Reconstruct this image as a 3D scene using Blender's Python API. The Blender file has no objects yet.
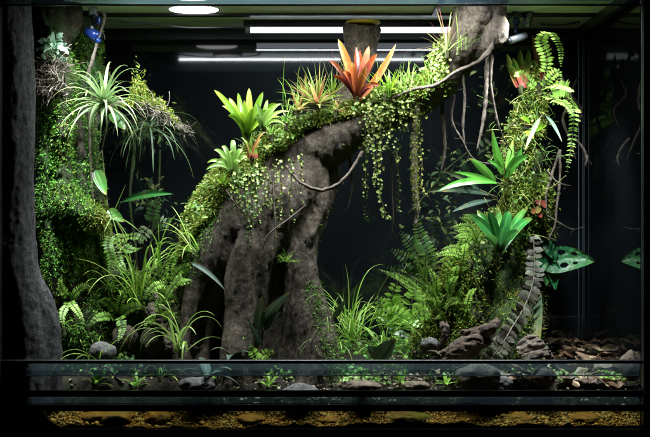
import bpy, math, random
import numpy as np
from math import pi, sin, cos, radians
from mathutils import Vector as V3
R = np.random.default_rng(7)
random.seed(7)
COL = bpy.context.scene.collection
S = 0.002; CD = 2.7; CZ = 0.45
SEAFF = 0
def st01(a): a = min(1, max(0, a)); return a * a * (3 - 2 * a)
def P(px, py, y):
    y = y + .12 * st01((px - 465) / 55) * st01((y - .15) / .05) * st01((.5 - y) / .12) * st01((350 - py) / 40)
    k = S * (CD + y) / CD
    return np.array([(px - 325) * k, y, CZ - (py - 218.5) * k])
def U(px, y=.2): return px * S * (CD + y) / CD
def nrm(v):
    v = np.asarray(v, float); n = np.linalg.norm(v, axis=-1, keepdims=True); return v / np.maximum(n, 1e-9)
# ------------------------------------------------------------------ noise
def _h(i, j, k, seed):
    n = (i * 374761393 + j * 668265263 + k * 2147483647 + seed * 1274126177) & 0xffffffff
    n = ((n ^ (n >> 13)) * 1274126177) & 0xffffffff
    return ((n ^ (n >> 16)) & 0xffff) / 65535.0
def vnoise(p, seed=0):
    p = np.asarray(p, float); f = np.floor(p).astype(np.int64); t = p - f; t = t * t * (3 - 2 * t)
    i, j, k = f[..., 0], f[..., 1], f[..., 2]; r = 0
    for a in (0, 1):
        for b in (0, 1):
            for c in (0, 1):
                w = (t[..., 0] if a else 1 - t[..., 0]) * (t[..., 1] if b else 1 - t[..., 1]) * (t[..., 2] if c else 1 - t[..., 2])
                r = r + w * _h(i + a, j + b, k + c, seed)
    return r * 2 - 1
def fbm(p, sc, oc=4, seed=0, stretch=(1, 1, 1)):
    p = np.asarray(p) * sc / np.asarray(stretch, float); r = 0; a = 1; 
    for o in range(oc):
        r = r + a * vnoise(p, seed + o * 17); p = p * 2.03 + 3.1; a *= .5
    return r
# ------------------------------------------------------------------ mesh builder
class MB:
    def __init__(s): s.c = []
    def add(s, V, F, A=None):
        V = np.asarray(V, float); F = np.asarray(F, np.int64)
        if A is None: A = np.tile([.5, .5, R.random()], (len(V), 1))
        s.c.append((V, F, np.asarray(A, float)))
    def build(s, name, mat, parent=None, smooth=True, loc=None):
        Vs, As, loops, starts, off, lo = [], [], [], [], 0, 0
        for V, F, A in s.c:
            Vs.append(V); As.append(A); loops.append((F + off).ravel())
            starts.append(lo + np.arange(len(F)) * F.shape[1]); lo += F.size; off += len(V)
        V = np.concatenate(Vs); A = np.concatenate(As); L = np.concatenate(loops); st = np.concatenate(starts)
        if loc is not None: o0 = np.asarray(loc, float)
        elif parent is not None: o0 = np.array(parent.get('_w', (0, 0, 0)))
        else: o0 = np.array([(V[:, 0].min() + V[:, 0].max()) / 2, (V[:, 1].min() + V[:, 1].max()) / 2, V[:, 2].min()])
        me = bpy.data.meshes.new(name)
        me.vertices.add(len(V)); me.vertices.foreach_set('co', (V - o0).astype(np.float32).ravel())
        me.loops.add(len(L)); me.loops.foreach_set('vertex_index', L.astype(np.int32))
        me.polygons.add(len(st)); me.polygons.foreach_set('loop_start', st.astype(np.int32))
        me.update(calc_edges=True); me.validate()
        if len(me.vertices) == len(A):
            at = me.attributes.new('leaf', 'FLOAT_VECTOR', 'POINT'); at.data.foreach_set('vector', A.astype(np.float32).ravel())
        me.polygons.foreach_set('use_smooth', [bool(smooth)] * len(me.polygons))
        me.materials.append(mat)
        o = bpy.data.objects.new(name, me); COL.objects.link(o)
        if parent is not None: o.parent = parent; W[o.name] = o0
        else: o.location = o0
        o['_w'] = tuple(float(x) for x in o0)
        return o
W = {}
def tag(o, label, cat, group=None, kind=None):
    if label: o['label'] = label
    if cat: o['category'] = cat
    if group: o['group'] = group
    if kind: o['kind'] = kind
    return o
def thing(name, label, cat, loc, group=None):
    o = bpy.data.objects.new(name, None); COL.objects.link(o); o.location = tuple(loc); o.empty_display_size = .01
    o['_w'] = tuple(float(x) for x in loc); return tag(o, label, cat, group)
# ------------------------------------------------------------------ primitives
def box(mb, x0, x1, y0, y1, z0, z1, b=.0008):
    bx = min(b, (x1 - x0) / 3, (y1 - y0) / 3, (z1 - z0) / 3)
    # chamfered box
    V = []; idx = {}
    for ix, X in enumerate((x0, x1)):
        for iy, Y in enumerate((y0, y1)):
            for iz, Z in enumerate((z0, z1)):
                sx, sy, sz = (1 if ix == 0 else -1), (1 if iy == 0 else -1), (1 if iz == 0 else -1)
                idx[ix, iy, iz, 0] = len(V); V.append((X, Y + sy * bx, Z + sz * bx))
                idx[ix, iy, iz, 1] = len(V); V.append((X + sx * bx, Y, Z + sz * bx))
                idx[ix, iy, iz, 2] = len(V); V.append((X + sx * bx, Y + sy * bx, Z))
    Q = []; T = []
    for i in (0, 1):
        Q.append([idx[i, a, c, 0] for a, c in ((0, 0), (1, 0), (1, 1), (0, 1))])
        Q.append([idx[a, i, c, 1] for a, c in ((0, 0), (1, 0), (1, 1), (0, 1))])
        Q.append([idx[a, c, i, 2] for a, c in ((0, 0), (1, 0), (1, 1), (0, 1))])
    for a in (0, 1):
        for c in (0, 1):
            Q.append([idx[a, c, 0, 0], idx[a, c, 1, 0], idx[a, c, 1, 1], idx[a, c, 0, 1]])
            Q.append([idx[a, 0, c, 0], idx[a, 1, c, 0], idx[a, 1, c, 2], idx[a, 0, c, 2]])
            Q.append([idx[0, a, c, 1], idx[1, a, c, 1], idx[1, a, c, 2], idx[0, a, c, 2]])
            for e in (0, 1): T.append([idx[a, c, e, 0], idx[a, c, e, 1], idx[a, c, e, 2]])
    V = np.array(V); cen = V.mean(0)
    def fix(F):
        o = []
        for f in F:
            n = np.cross(V[f[1]] - V[f[0]], V[f[2]] - V[f[0]])
            o.append(f if np.dot(n, V[f].mean(0) - cen) > 0 else f[::-1])
        return o
    mb.add(V, fix(Q)); mb.c.append((np.zeros((0, 3)), np.array(fix(T)) - len(V), np.zeros((0, 3))))
def cat(pts, n):
    """catmull-rom through pts (k,d) -> n samples"""
    p = np.asarray(pts, float); p = np.vstack([2 * p[0] - p[1], p, 2 * p[-1] - p[-2]]); k = len(p) - 3
    t = np.linspace(0, k - 1e-6, n); i = t.astype(int); f = (t - i)[:, None]
    a, b, c, d = p[i], p[i + 1], p[i + 2], p[i + 3]
    return .5 * (2 * b + (c - a) * f + (2 * a - 5 * b + 4 * c - d) * f ** 2 + (3 * b - a - 3 * c + d) * f ** 3)
def frames(pa):
    T = nrm(np.gradient(pa, axis=0)); n = np.cross(T[0], [0, -1, .2]); 
    if np.linalg.norm(n) < .1: n = np.cross(T[0], [1, 0, 0])
    n = nrm(n); Ns = []
    for t in T:
        n = n - t * np.dot(n, t); n = n / max(np.linalg.norm(n), 1e-9); Ns.append(n)
    N = np.array(Ns); return T, N, np.cross(T, N)
def tube(mb, pts, rad, sides=8, n=None, noise=0, nsc=60, squash=1):
    pts = np.asarray(pts, float); n = n or max(4, len(pts) * 5)
    rad = np.asarray(rad, float) if np.ndim(rad) else np.full(len(pts), float(rad))
    q = cat(np.column_stack([pts, rad]), n); pa, r = q[:, :3], np.maximum(q[:, 3], 2e-4)
    T, N, B = frames(pa); a = np.linspace(0, 2 * pi, sides, endpoint=False)
    V = pa[:, None] + r[:, None, None] * (np.cos(a)[None, :, None] * N[:, None] + squash * np.sin(a)[None, :, None] * B[:, None])
    if noise:
        d = V - pa[:, None]; V = pa[:, None] + d * (1 + noise * fbm(V, nsc, 3, int(R.integers(99))))[..., None]
    V = np.vstack([V.reshape(-1, 3), pa[:1], pa[-1:]])
    i = np.arange(n - 1)[:, None] * sides; j = np.arange(sides)[None]; j2 = (j + 1) % sides
    F = np.stack([i + j, i + j2, i + sides + j2, i + sides + j], -1).reshape(-1, 4)
    c0, c1 = n * sides, n * sides + 1; j = j[0]; j2 = j2[0]
    T1 = np.stack([j2, j, np.full(sides, c0)], -1); T2 = np.stack([(n - 1) * sides + j, (n - 1) * sides + j2, np.full(sides, c1)], -1)
    t = np.r_[np.repeat(np.linspace(0, 1, n), sides), 0, 1]; rr = R.random()
    A = np.column_stack([np.full(len(t), .5), t, np.full(len(t), rr)])
    mb.add(V, F, A); mb.c.append((np.zeros((0, 3)), np.vstack([T1, T2]) - len(V), np.zeros((0, 3))))
PROF = {
    'grass': lambda t: np.clip(1 - t, 0, 1) ** .55 * (.55 + .45 * np.sin(pi * np.clip(t * 1.2, 0, 1) * .5)),
    'strap': lambda t: (.75 + .25 * np.sin(pi * t)) * np.clip(1 - t ** 5, 0, 1) ** .5,
    'taper': lambda t: np.clip(1.15 - t, .0, 1) ** .9 * np.clip(1 - t ** 8, 0, 1),
    'lance': lambda t: np.sin(pi * np.clip(t, 0, 1) ** .8) ** .75 + .05 * (1 - t),
    'ovate': lambda t: np.sin(pi * np.clip(t, 0, 1) ** .62) ** .7,
    'round': lambda t: np.sqrt(np.clip(1 - (2 * t - 1) ** 2, 0, 1)),
}
def ribbon(mb, pa, W_, prof='lance', fold=.25, side=None, across=2, wave=0, rnd=None, cup=0):
    n = len(pa); t = np.linspace(0, 1, n); T = nrm(np.gradient(pa, axis=0))
    if side is None:
        side = np.cross(T[0], [0, 0, 1])
        if np.linalg.norm(side) < .2: side = np.array([cos(R.random() * 6.28), sin(R.random() * 6.28), 0])
    side = nrm(side); Sd = nrm(side[None] - T * (T @ side)[:, None]); N = np.cross(Sd, T)
    w = W_ * np.maximum(PROF[prof](t), .02) * .5
    s = np.linspace(-1, 1, across + 1)
    off = fold * np.abs(s)[None] * w[:, None]
    if wave: off = off + wave * W_ * np.abs(s)[None] * np.sin(t * 17 + R.random() * 6)[:, None] * np.sign(s + .01)[None]
    V = pa[:, None] + Sd[:, None] * (s[None] * w[:, None])[..., None] + N[:, None] * off[..., None]
    m = across + 1; i = np.arange(n - 1)[:, None] * m; j = np.arange(across)[None]
    F = np.stack([i + j, i + j + 1, i + m + j + 1, i + m + j], -1).reshape(-1, 4)
    A = np.stack([np.broadcast_to((s + 1) / 2, (n, m)), np.broadcast_to(t[:, None], (n, m)), np.full((n, m), R.random() if rnd is None else rnd)], -1)
    mb.add(V.reshape(-1, 3), F, A.reshape(-1, 3))
def arc(base, d, L, droop, seg=9, wob=0):
    p = np.array(base, float); d = nrm(d); pa = [p.copy()]; w = R.normal(0, 1, 3) * wob
    for i in range(seg):
        p = p + d * L / seg; pa.append(p.copy())
        d = nrm(d + np.array([0, 0, -1.]) * droop / seg * (.4 + 1.4 * i / seg) * 1.6 + w / seg)
    return np.array(pa)
def leaf_to(mb, a, b, w, sag=0, prof='lance', fold=.25, face=True, n=9, wave=0, tocam=0, across=2):
    """a leaf from point a to b, arching by sag metres upward in the middle"""
    a = np.array(a, float); b = np.array(b, float); m = (a + b) / 2 + np.array([0, -tocam, sag])
    t = np.linspace(0, 1, n)[:, None]; pa = (1 - t) ** 2 * a + 2 * t * (1 - t) * (2 * m - (a + b) / 2) + t * t * b
    side = np.cross(b - a, [R.normal(0, .3), -1, R.normal(.35, .25)]) if face else None
    ribbon(mb, pa, w, prof, fold, side, wave=wave, across=across)
def rosette(mb, base, n, L, Wd, el, droop, az=(0, 360), prof='taper', fold=.3, seg=9, r0=.002, wob=0):
    for i in range(n):
        t = i / max(1, n - 1); e = radians(el[0] + (el[1] - el[0]) * t + R.normal(0, 5))
        a = radians(az[0] + ((i * 137.5 + R.normal(0, 9)) % 360) / 360 * (az[1] - az[0]))
        d = np.array([cos(a) * cos(e), sin(a) * cos(e), sin(e)]); l = L[0] + (L[1] - L[0]) * R.random()
        ribbon(mb, arc(base + d * r0, d, l, droop * R.uniform(.6, 1.3), seg, wob), Wd * R.uniform(.8, 1.15), prof, fold)
def frond(mb, pa, LW, n=18, lw=.35, side=None, flat=True, tip=.15, seg=3, prof='lance', stem=.0006, sm=None, ang=.25, base=.12):
    """pinnate fern frond along path pa; LW leaflet length"""
    q = cat(pa, n * 2) if len(pa) < n * 2 else pa
    T = nrm(np.gradient(q, axis=0))
    if side is None: side = np.cross(T[0], [.1, -1, .3])
    side = nrm(side); r = R.random()
    tube(sm or mb, q[::3], [stem] * len(q[::3]), 4, n=len(q[::3]) + 2)
    for i in range(n):
        t = base + (1 - base) * (i + .5) / n; k = min(len(q) - 1, int(t * len(q)))
        l = LW * (np.sin(pi * (t * .86 + .14) ** .8) ** .6 * (1 - tip * t)) 
        sd = nrm(side - T[k] * np.dot(side, T[k])); N = np.cross(sd, T[k])
        for s in (-1, 1):
            d = nrm(s * sd + T[k] * ang + N * R.normal(0, .12)); 
            pp = arc(q[k], d, l * R.uniform(.85, 1.1), .25, seg)
            ribbon(mb, pp, l * lw, prof, .15, side=T[k], rnd=min(1, max(0, r * .6 + R.random() * .4)))
# ---------- template scatter
def tm_blade(bend=.35, w=.22):
    V = np.array([[-w / 2, 0, 0], [w / 2, 0, 0], [-w * .45, bend * .25, .5], [w * .45, bend * .25, .5], [0, bend, 1]])
    return V, [np.array([[0, 1, 3, 2]]), np.array([[2, 3, 4]])], np.array([[0, 0, 0], [1, 0, 0], [0, .5, 0], [1, .5, 0], [.5, 1, 0.]])
def tm_disc(cup=.15, el=1.0):
    a = np.linspace(0, 2 * pi, 7, endpoint=False)
    V = np.column_stack([np.cos(a) * .5, np.sin(a) * .5 * el, np.full(7, cup)]); V = np.vstack([V, [0, 0, 0]])
    F = np.array([[i, (i + 1) % 7, 7] for i in range(7)])
    return V, [F], np.vstack([np.column_stack([.5 + .5 * np.cos(a), .5 + .5 * np.sin(a), np.zeros(7)]), [[.5, .5, 0]]])
def tm_leaf(w=.5):
    t = [0, .3, .65, 1]; V = []; A = []
    for k, tt in enumerate(t):
        ww = w * (0.02 if k in (0, 3) else .5 if k == 1 else .42); z = .12 * sin(tt * 3)
        for s in (-1, 0, 1): V.append((s * ww, tt, z + .08 * abs(s) * (k in (1, 2)))); A.append(((s + 1) / 2, tt, 0))
    F = [[k * 3 + j, k * 3 + j + 1, k * 3 + j + 4, k * 3 + j + 3] for k in range(3) for j in (0, 1)]
    return np.array(V, float), [np.array(F)], np.array(A, float)
def _ico():
    import bmesh
    b = bmesh.new(); bmesh.ops.create_icosphere(b, subdivisions=2, radius=.5)
    V = np.array([v.co[:] for v in b.verts]); F = np.array([[v.index for v in f.verts] for f in b.faces]); b.free()
    return V, F
ICO = _ico()
def tm_peb(sq=.7):
    V = ICO[0] * [1, R.uniform(.7, 1), sq]; V = V * (1 + .12 * fbm(V, 2.2, 2, int(R.integers(99))))[:, None]
    return V, [ICO[1]], np.full((len(V), 3), .5)
def scat(mb, Pn, N, tm, sc, jit=.5, dirn=None, lean=None):
    """instances of template tm; local z -> N (jittered); if lean: local y drawn to 'lean' direction"""
    V, Fs, A = tm; k = len(Pn)
    if k == 0: return
    z = nrm(N + jit * R.normal(0, 1, (k, 3))); y = R.normal(0, 1, (k, 3))
    if lean is not None: y = y * .5 + np.asarray(lean) * 1.5
    x = nrm(np.cross(y, z)); y = np.cross(z, x)
    sc = np.broadcast_to(sc, (k,))[:, None, None]
    X = Pn[:, None] + sc * (V[None, :, :1] * x[:, None] + V[None, :, 1:2] * y[:, None] + V[None, :, 2:] * z[:, None])
    A2 = np.broadcast_to(A, (k,) + A.shape).copy(); A2[:, :, 2] = R.random(k)[:, None]
    first = True
    for F in Fs:
        FF = F[None] + (np.arange(k) * len(V))[:, None, None]
        if first: mb.add(X.reshape(-1, 3), FF.reshape(-1, F.shape[1]), A2.reshape(-1, 3)); first = False
        else: mb.c.append((np.zeros((0, 3)), FF.reshape(-1, F.shape[1]) - k * len(V), np.zeros((0, 3))))
def faces_of(o):
    me = o.data; n = len(me.vertices); v = np.empty(n * 3, np.float32); me.vertices.foreach_get('co', v)
    m = len(me.polygons); c = np.empty(m * 3, np.float32); me.polygons.foreach_get('center', c)
    nn = np.empty(m * 3, np.float32); me.polygons.foreach_get('normal', nn); a = np.empty(m, np.float32); me.polygons.foreach_get('area', a)
    w = np.array(o['_w'])
    return c.reshape(-1, 3) + w, nn.reshape(-1, 3).astype(float), a.astype(float)
def samp(surf, n, wf=None):
    C, N, A = surf; w = A.copy()
    if wf is not None: w = w * np.clip(wf(C, N), 0, None)
    w = w * (N[:, 1] < .55)
    i = R.choice(len(C), n, p=w / w.sum()); s = np.sqrt(A[i])[:, None]
    j = R.normal(0, .4, (n, 3)) * s; j -= N[i] * np.sum(j * N[i], 1, keepdims=True)
    return C[i] + j, N[i]
def topx(C, y): k = S * (CD + C[:, 1]) / CD; return 325 + C[:, 0] / k, 218.5 - (C[:, 2] - CZ) / k
# ---------- organic bodies
def organic(name, tubes, voxel, mat, parent=None, disp=((.004, 45, (1, 1, 3)), (.0015, 150, (1, 1, 2.5))), smooth=3, blobs=(), ridge=()):
    mb = MB()
    for pts, rad in tubes: tube(mb, pts, rad, 14, n=len(pts) * 6)
    for c, r in blobs: mb.add(ICO[0] * 2 * np.asarray(r) + c, ICO[1])
    o = mb.build(name, mat, None, loc=(0, 0, 0))
    md = o.modifiers.new('r', 'REMESH'); md.mode = 'VOXEL'; md.voxel_size = voxel; md.adaptivity = 0
    dg = bpy.context.evaluated_depsgraph_get(); me = bpy.data.meshes.new_from_object(o.evaluated_get(dg))
    bpy.data.objects.remove(o)
    n = len(me.vertices); v = np.empty(n * 3, np.float32); me.vertices.foreach_get('co', v); v = v.reshape(-1, 3).astype(float)
    e = np.empty(len(me.edges) * 2, np.int32); me.edges.foreach_get('vertices', e); e = e.reshape(-1, 2)
    m = len(me.polygons); nl = len(me.loops); li = np.empty(nl, np.int32); me.loops.foreach_get('vertex_index', li)
    F = li.reshape(-1, 4)
    deg = np.bincount(e.ravel(), minlength=n)[:, None]
    for _ in range(smooth):
        a = np.zeros_like(v)
        for c in range(3): a[:, c] = np.bincount(e[:, 0], v[e[:, 1], c], n) + np.bincount(e[:, 1], v[e[:, 0], c], n)
        v = v * .4 + .6 * a / np.maximum(deg, 1)
    def normals():
        fn = np.cross(v[F[:, 2]] - v[F[:, 0]], v[F[:, 3]] - v[F[:, 1]]); N = np.zeros_like(v)
        for c in range(3):
            for k in range(4): N[:, c] += np.bincount(F[:, k], fn[:, c], n)
        return nrm(N)
    for s, (amp, sc, st) in enumerate(disp):
        N = normals(); f = fbm(v, sc, 4, 5 + s * 31, st)
        if s in ridge: f = .5 - 1.8 * np.abs(f)
        v = v + N * (amp * f)[:, None]
    bpy.data.meshes.remove(me)
    mb = MB(); mb.add(v, F); return mb.build(name, mat, parent)
# ------------------------------------------------------------------ materials
def mat(name):
    m = bpy.data.materials.new(name); m.use_nodes = True; t = m.node_tree; t.nodes.clear()
    out = t.nodes.new('ShaderNodeOutputMaterial'); return m, t, out
def N_(t, ty, **k):
    n = t.nodes.new(ty)
    for a, b in k.items():
        if a.startswith('i_'): n.inputs[a[2:].replace('_', ' ')].default_value = b
        else: setattr(n, a, b)
    return n
def rgb(t, a, b, fac, bl='MIX'):
    m = t.nodes.new('ShaderNodeMix'); m.data_type = 'RGBA'; m.blend_type = bl
    for s, v in ((6, a), (7, b), (0, fac)):
        if isinstance(v, (tuple, list)): m.inputs[s].default_value = (*v, 1)
        elif isinstance(v, (int, float)): m.inputs[s].default_value = v
        else: t.links.new(v, m.inputs[s])
    return m.outputs[2]
def mth(t, op, a, b=0):
    m = t.nodes.new('ShaderNodeMath'); m.operation = op
    for i, v in enumerate((a, b)):
        if isinstance(v, (int, float)): m.inputs[i].default_value = v
        else: t.links.new(v, m.inputs[i])
    return m.outputs[0]
def mr(t, v, a, b, c=0, d=1):
    m = t.nodes.new('ShaderNodeMapRange'); t.links.new(v, m.inputs[0])
    for i, x in enumerate((a, b, c, d)): m.inputs[i + 1].default_value = x
    return m.outputs[0]
def noise(t, sc, det=5, rough=.6, scale3=None, dist=0):
    g = t.nodes.new('ShaderNodeNewGeometry'); v = g.outputs['Position']
    if scale3:
        mp = t.nodes.new('ShaderNodeMapping'); mp.inputs['Scale'].default_value = scale3; t.links.new(v, mp.inputs[0]); v = mp.outputs[0]
    n = t.nodes.new('ShaderNodeTexNoise'); n.inputs['Scale'].default_value = sc; n.inputs['Detail'].default_value = det; n.inputs['Roughness'].default_value = rough
    n.inputs['Distortion'].default_value = dist; t.links.new(v, n.inputs['Vector']); return n.outputs['Fac']
def leaf_mat(name, c0, c1, var=.35, rough=.4, trans=.3, alt=None, mid=None, edge=None, spots=None, spec=.5, veins=None, split=(.1, .9), age=.85):
    """c0 at the leaf base, c1 at the tip; alt: colour of some leaves; mid: midrib colour; edge: margin colour"""
    m, t, out = mat(name); at = N_(t, 'ShaderNodeAttribute', attribute_name='leaf'); sp = N_(t, 'ShaderNodeSeparateXYZ'); t.links.new(at.outputs['Vector'], sp.inputs[0])
    s, tt, r = sp.outputs
    c = rgb(t, c0, c1, mr(t, tt, *split))
    if alt: c = rgb(t, c, alt, mr(t, r, .55, .95))
    d = mth(t, 'ABSOLUTE', mth(t, 'SUBTRACT', s, .5))
    if mid: c = rgb(t, c, mid, mr(t, d, .0, .16, .8, 0))
    if edge: c = rgb(t, c, edge, mr(t, d, .33, .5, 0, .8))
    if veins:
        w = mth(t, 'SINE', mth(t, 'MULTIPLY', mth(t, 'ADD', tt, mth(t, 'MULTIPLY', d, -.6)), 60)); c = rgb(t, c, veins, mr(t, w, .6, 1, 0, .5))
    n = noise(t, 140, 3); ng = noise(t, 22, 3)
    if age: c = rgb(t, c, (.28, .2, .05), mth(t, 'MULTIPLY', mth(t, 'MULTIPLY', mr(t, tt, .8, 1.0), mr(t, r, .3, .8)), age)); c = rgb(t, c, (.2, .14, .04), mr(t, mth(t, 'ADD', ng, mth(t, 'MULTIPLY', n, .5)), .86, .98, 0, age * .7)); c = rgb(t, c, (.32, .34, .06), mr(t, mth(t, 'ADD', mth(t, 'MULTIPLY', r, .4), ng), .66, .9, 0, age * .2))
    if spots: c = rgb(t, c, spots, mr(t, n, .58, .66, 0, .8))
    f = mth(t, 'ADD', mth(t, 'MULTIPLY', r, var * 2), mth(t, 'MULTIPLY', n, var)); f = mth(t, 'ADD', f, 1 - var * 1.5)
    mm = N_(t, 'ShaderNodeVectorMath', operation='SCALE'); t.links.new(c, mm.inputs[0]); t.links.new(f, mm.inputs['Scale']); c = mm.outputs[0]
    b = N_(t, 'ShaderNodeBsdfPrincipled', i_Roughness=rough); b.inputs['Specular IOR Level'].default_value = spec; t.links.new(c, b.inputs['Base Color'])
    bp = N_(t, 'ShaderNodeBump', i_Strength=.3, i_Distance=.001); t.links.new(mth(t, 'ADD', n, mth(t, 'MULTIPLY', mth(t, 'SINE', mth(t, 'MULTIPLY', s, 40)), .15)), bp.inputs['Height']); t.links.new(bp.outputs[0], b.inputs['Normal'])
    tr = N_(t, 'ShaderNodeBsdfTranslucent'); t.links.new(rgb(t, c, (.8, .9, .15), .25, 'MIX') if False else c, tr.inputs[0])
    mx = N_(t, 'ShaderNodeMixShader'); mx.inputs[0].default_value = trans; t.links.new(b.outputs[0], mx.inputs[1]); t.links.new(tr.outputs[0], mx.inputs[2]); t.links.new(mx.outputs[0], out.inputs[0]); return m
def bark_mat(name, c0, c1, c2=None, sc=30, st=(1, 1, .35), bump=.9, moss=None, mlo=.5, rough=.85, spec=.3):
    m, t, out = mat(name); n1 = noise(t, sc * 2.2, 10, .72, st, .6); n2 = noise(t, sc * 11, 6, .75, st, .3); n3 = noise(t, 9, 5, .65)
    n5 = noise(t, 75, 9, .75, None, .4)
    c = rgb(t, c0, c1, mr(t, mth(t, 'ADD', mth(t, 'MULTIPLY', n1, .65), mth(t, 'MULTIPLY', n2, .35)), .4, .62)); c = rgb(t, c, tuple(x * .45 for x in c1), mr(t, n3, .42, .62, 0, .45))
    c = rgb(t, c, tuple(x * .3 for x in c1), mr(t, n5, .38, .5, .75, 0))
    if c2: c = rgb(t, c, c2, mr(t, n5, .52, .68, 0, .8)); c = rgb(t, c, c2, mr(t, n2, .55, .7, 0, .8))
    if moss: c = rgb(t, c, moss, mr(t, mth(t, 'ADD', mth(t, 'MULTIPLY', n3, .7), mth(t, 'MULTIPLY', n2, .3)), mlo, mlo + .12, 0, .85))
    b = N_(t, 'ShaderNodeBsdfPrincipled', i_Roughness=rough); b.inputs['Specular IOR Level'].default_value = spec; t.links.new(c, b.inputs['Base Color'])
    bp = N_(t, 'ShaderNodeBump', i_Strength=bump, i_Distance=.006); t.links.new(mth(t, 'ADD', mth(t, 'ADD', n1, mth(t, 'MULTIPLY', n2, .5)), mth(t, 'MULTIPLY', n5, 1.1)), bp.inputs['Height']); t.links.new(bp.outputs[0], b.inputs['Normal'])
    t.links.new(b.outputs[0], out.inputs[0]); return m
def plain(name, c, rough=.4, metal=0, spec=.5, coat=0, var=0, em=None, es=0):
    m, t, out = mat(name); b = N_(t, 'ShaderNodeBsdfPrincipled', i_Roughness=rough, i_Metallic=metal); b.inputs['Specular IOR Level'].default_value = spec
    b.inputs['Base Color'].default_value = (*c, 1); b.inputs['Coat Weight'].default_value = coat
    if var:
        n = noise(t, 25, 5, .6); t.links.new(rgb(t, tuple(x * (1 - var) for x in c), tuple(min(1, x * (1 + var)) for x in c), n), b.inputs['Base Color']); t.links.new(mr(t, n, .3, .7, rough * .8, min(1, rough * 1.25)), b.inputs['Roughness'])
    if em: b.inputs['Emission Color'].default_value = (*em, 1); b.inputs['Emission Strength'].default_value = es
    t.links.new(b.outputs[0], out.inputs[0]); return m
def clear_mat(name, tint, gloss=.06, rough=.03, body=0, bcol=(.3, .45, .5), ripple=0, murk=0):
    m, t, out = mat(name); tr = N_(t, 'ShaderNodeBsdfTransparent'); tr.inputs[0].default_value = (*tint, 1)
    gl = N_(t, 'ShaderNodeBsdfGlossy', i_Roughness=rough); fr = N_(t, 'ShaderNodeFresnel', i_IOR=1.45)
    if ripple:
        n = noise(t, 90, 2, .5); bp = N_(t, 'ShaderNodeBump', i_Strength=ripple, i_Distance=.002); t.links.new(n, bp.inputs['Height']); t.links.new(bp.outputs[0], gl.inputs['Normal']); t.links.new(bp.outputs[0], fr.inputs['Normal'])
    mx = N_(t, 'ShaderNodeMixShader'); t.links.new(mth(t, 'MAXIMUM', fr.outputs[0], gloss), mx.inputs[0]); t.links.new(tr.outputs[0], mx.inputs[1]); t.links.new(gl.outputs[0], mx.inputs[2]); o = mx.outputs[0]
    if body:
        df = N_(t, 'ShaderNodeBsdfDiffuse'); df.inputs[0].default_value = (*bcol, 1); tl = N_(t, 'ShaderNodeBsdfTranslucent'); tl.inputs[0].default_value = (*bcol, 1)
        a = N_(t, 'ShaderNodeAddShader'); t.links.new(df.outputs[0], a.inputs[0]); t.links.new(tl.outputs[0], a.inputs[1])
        m2 = N_(t, 'ShaderNodeMixShader'); m2.inputs[0].default_value = body; t.links.new(o, m2.inputs[1]); t.links.new(a.outputs[0], m2.inputs[2]); o = m2.outputs[0]
    t.links.new(o, out.inputs[0]); return m
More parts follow.
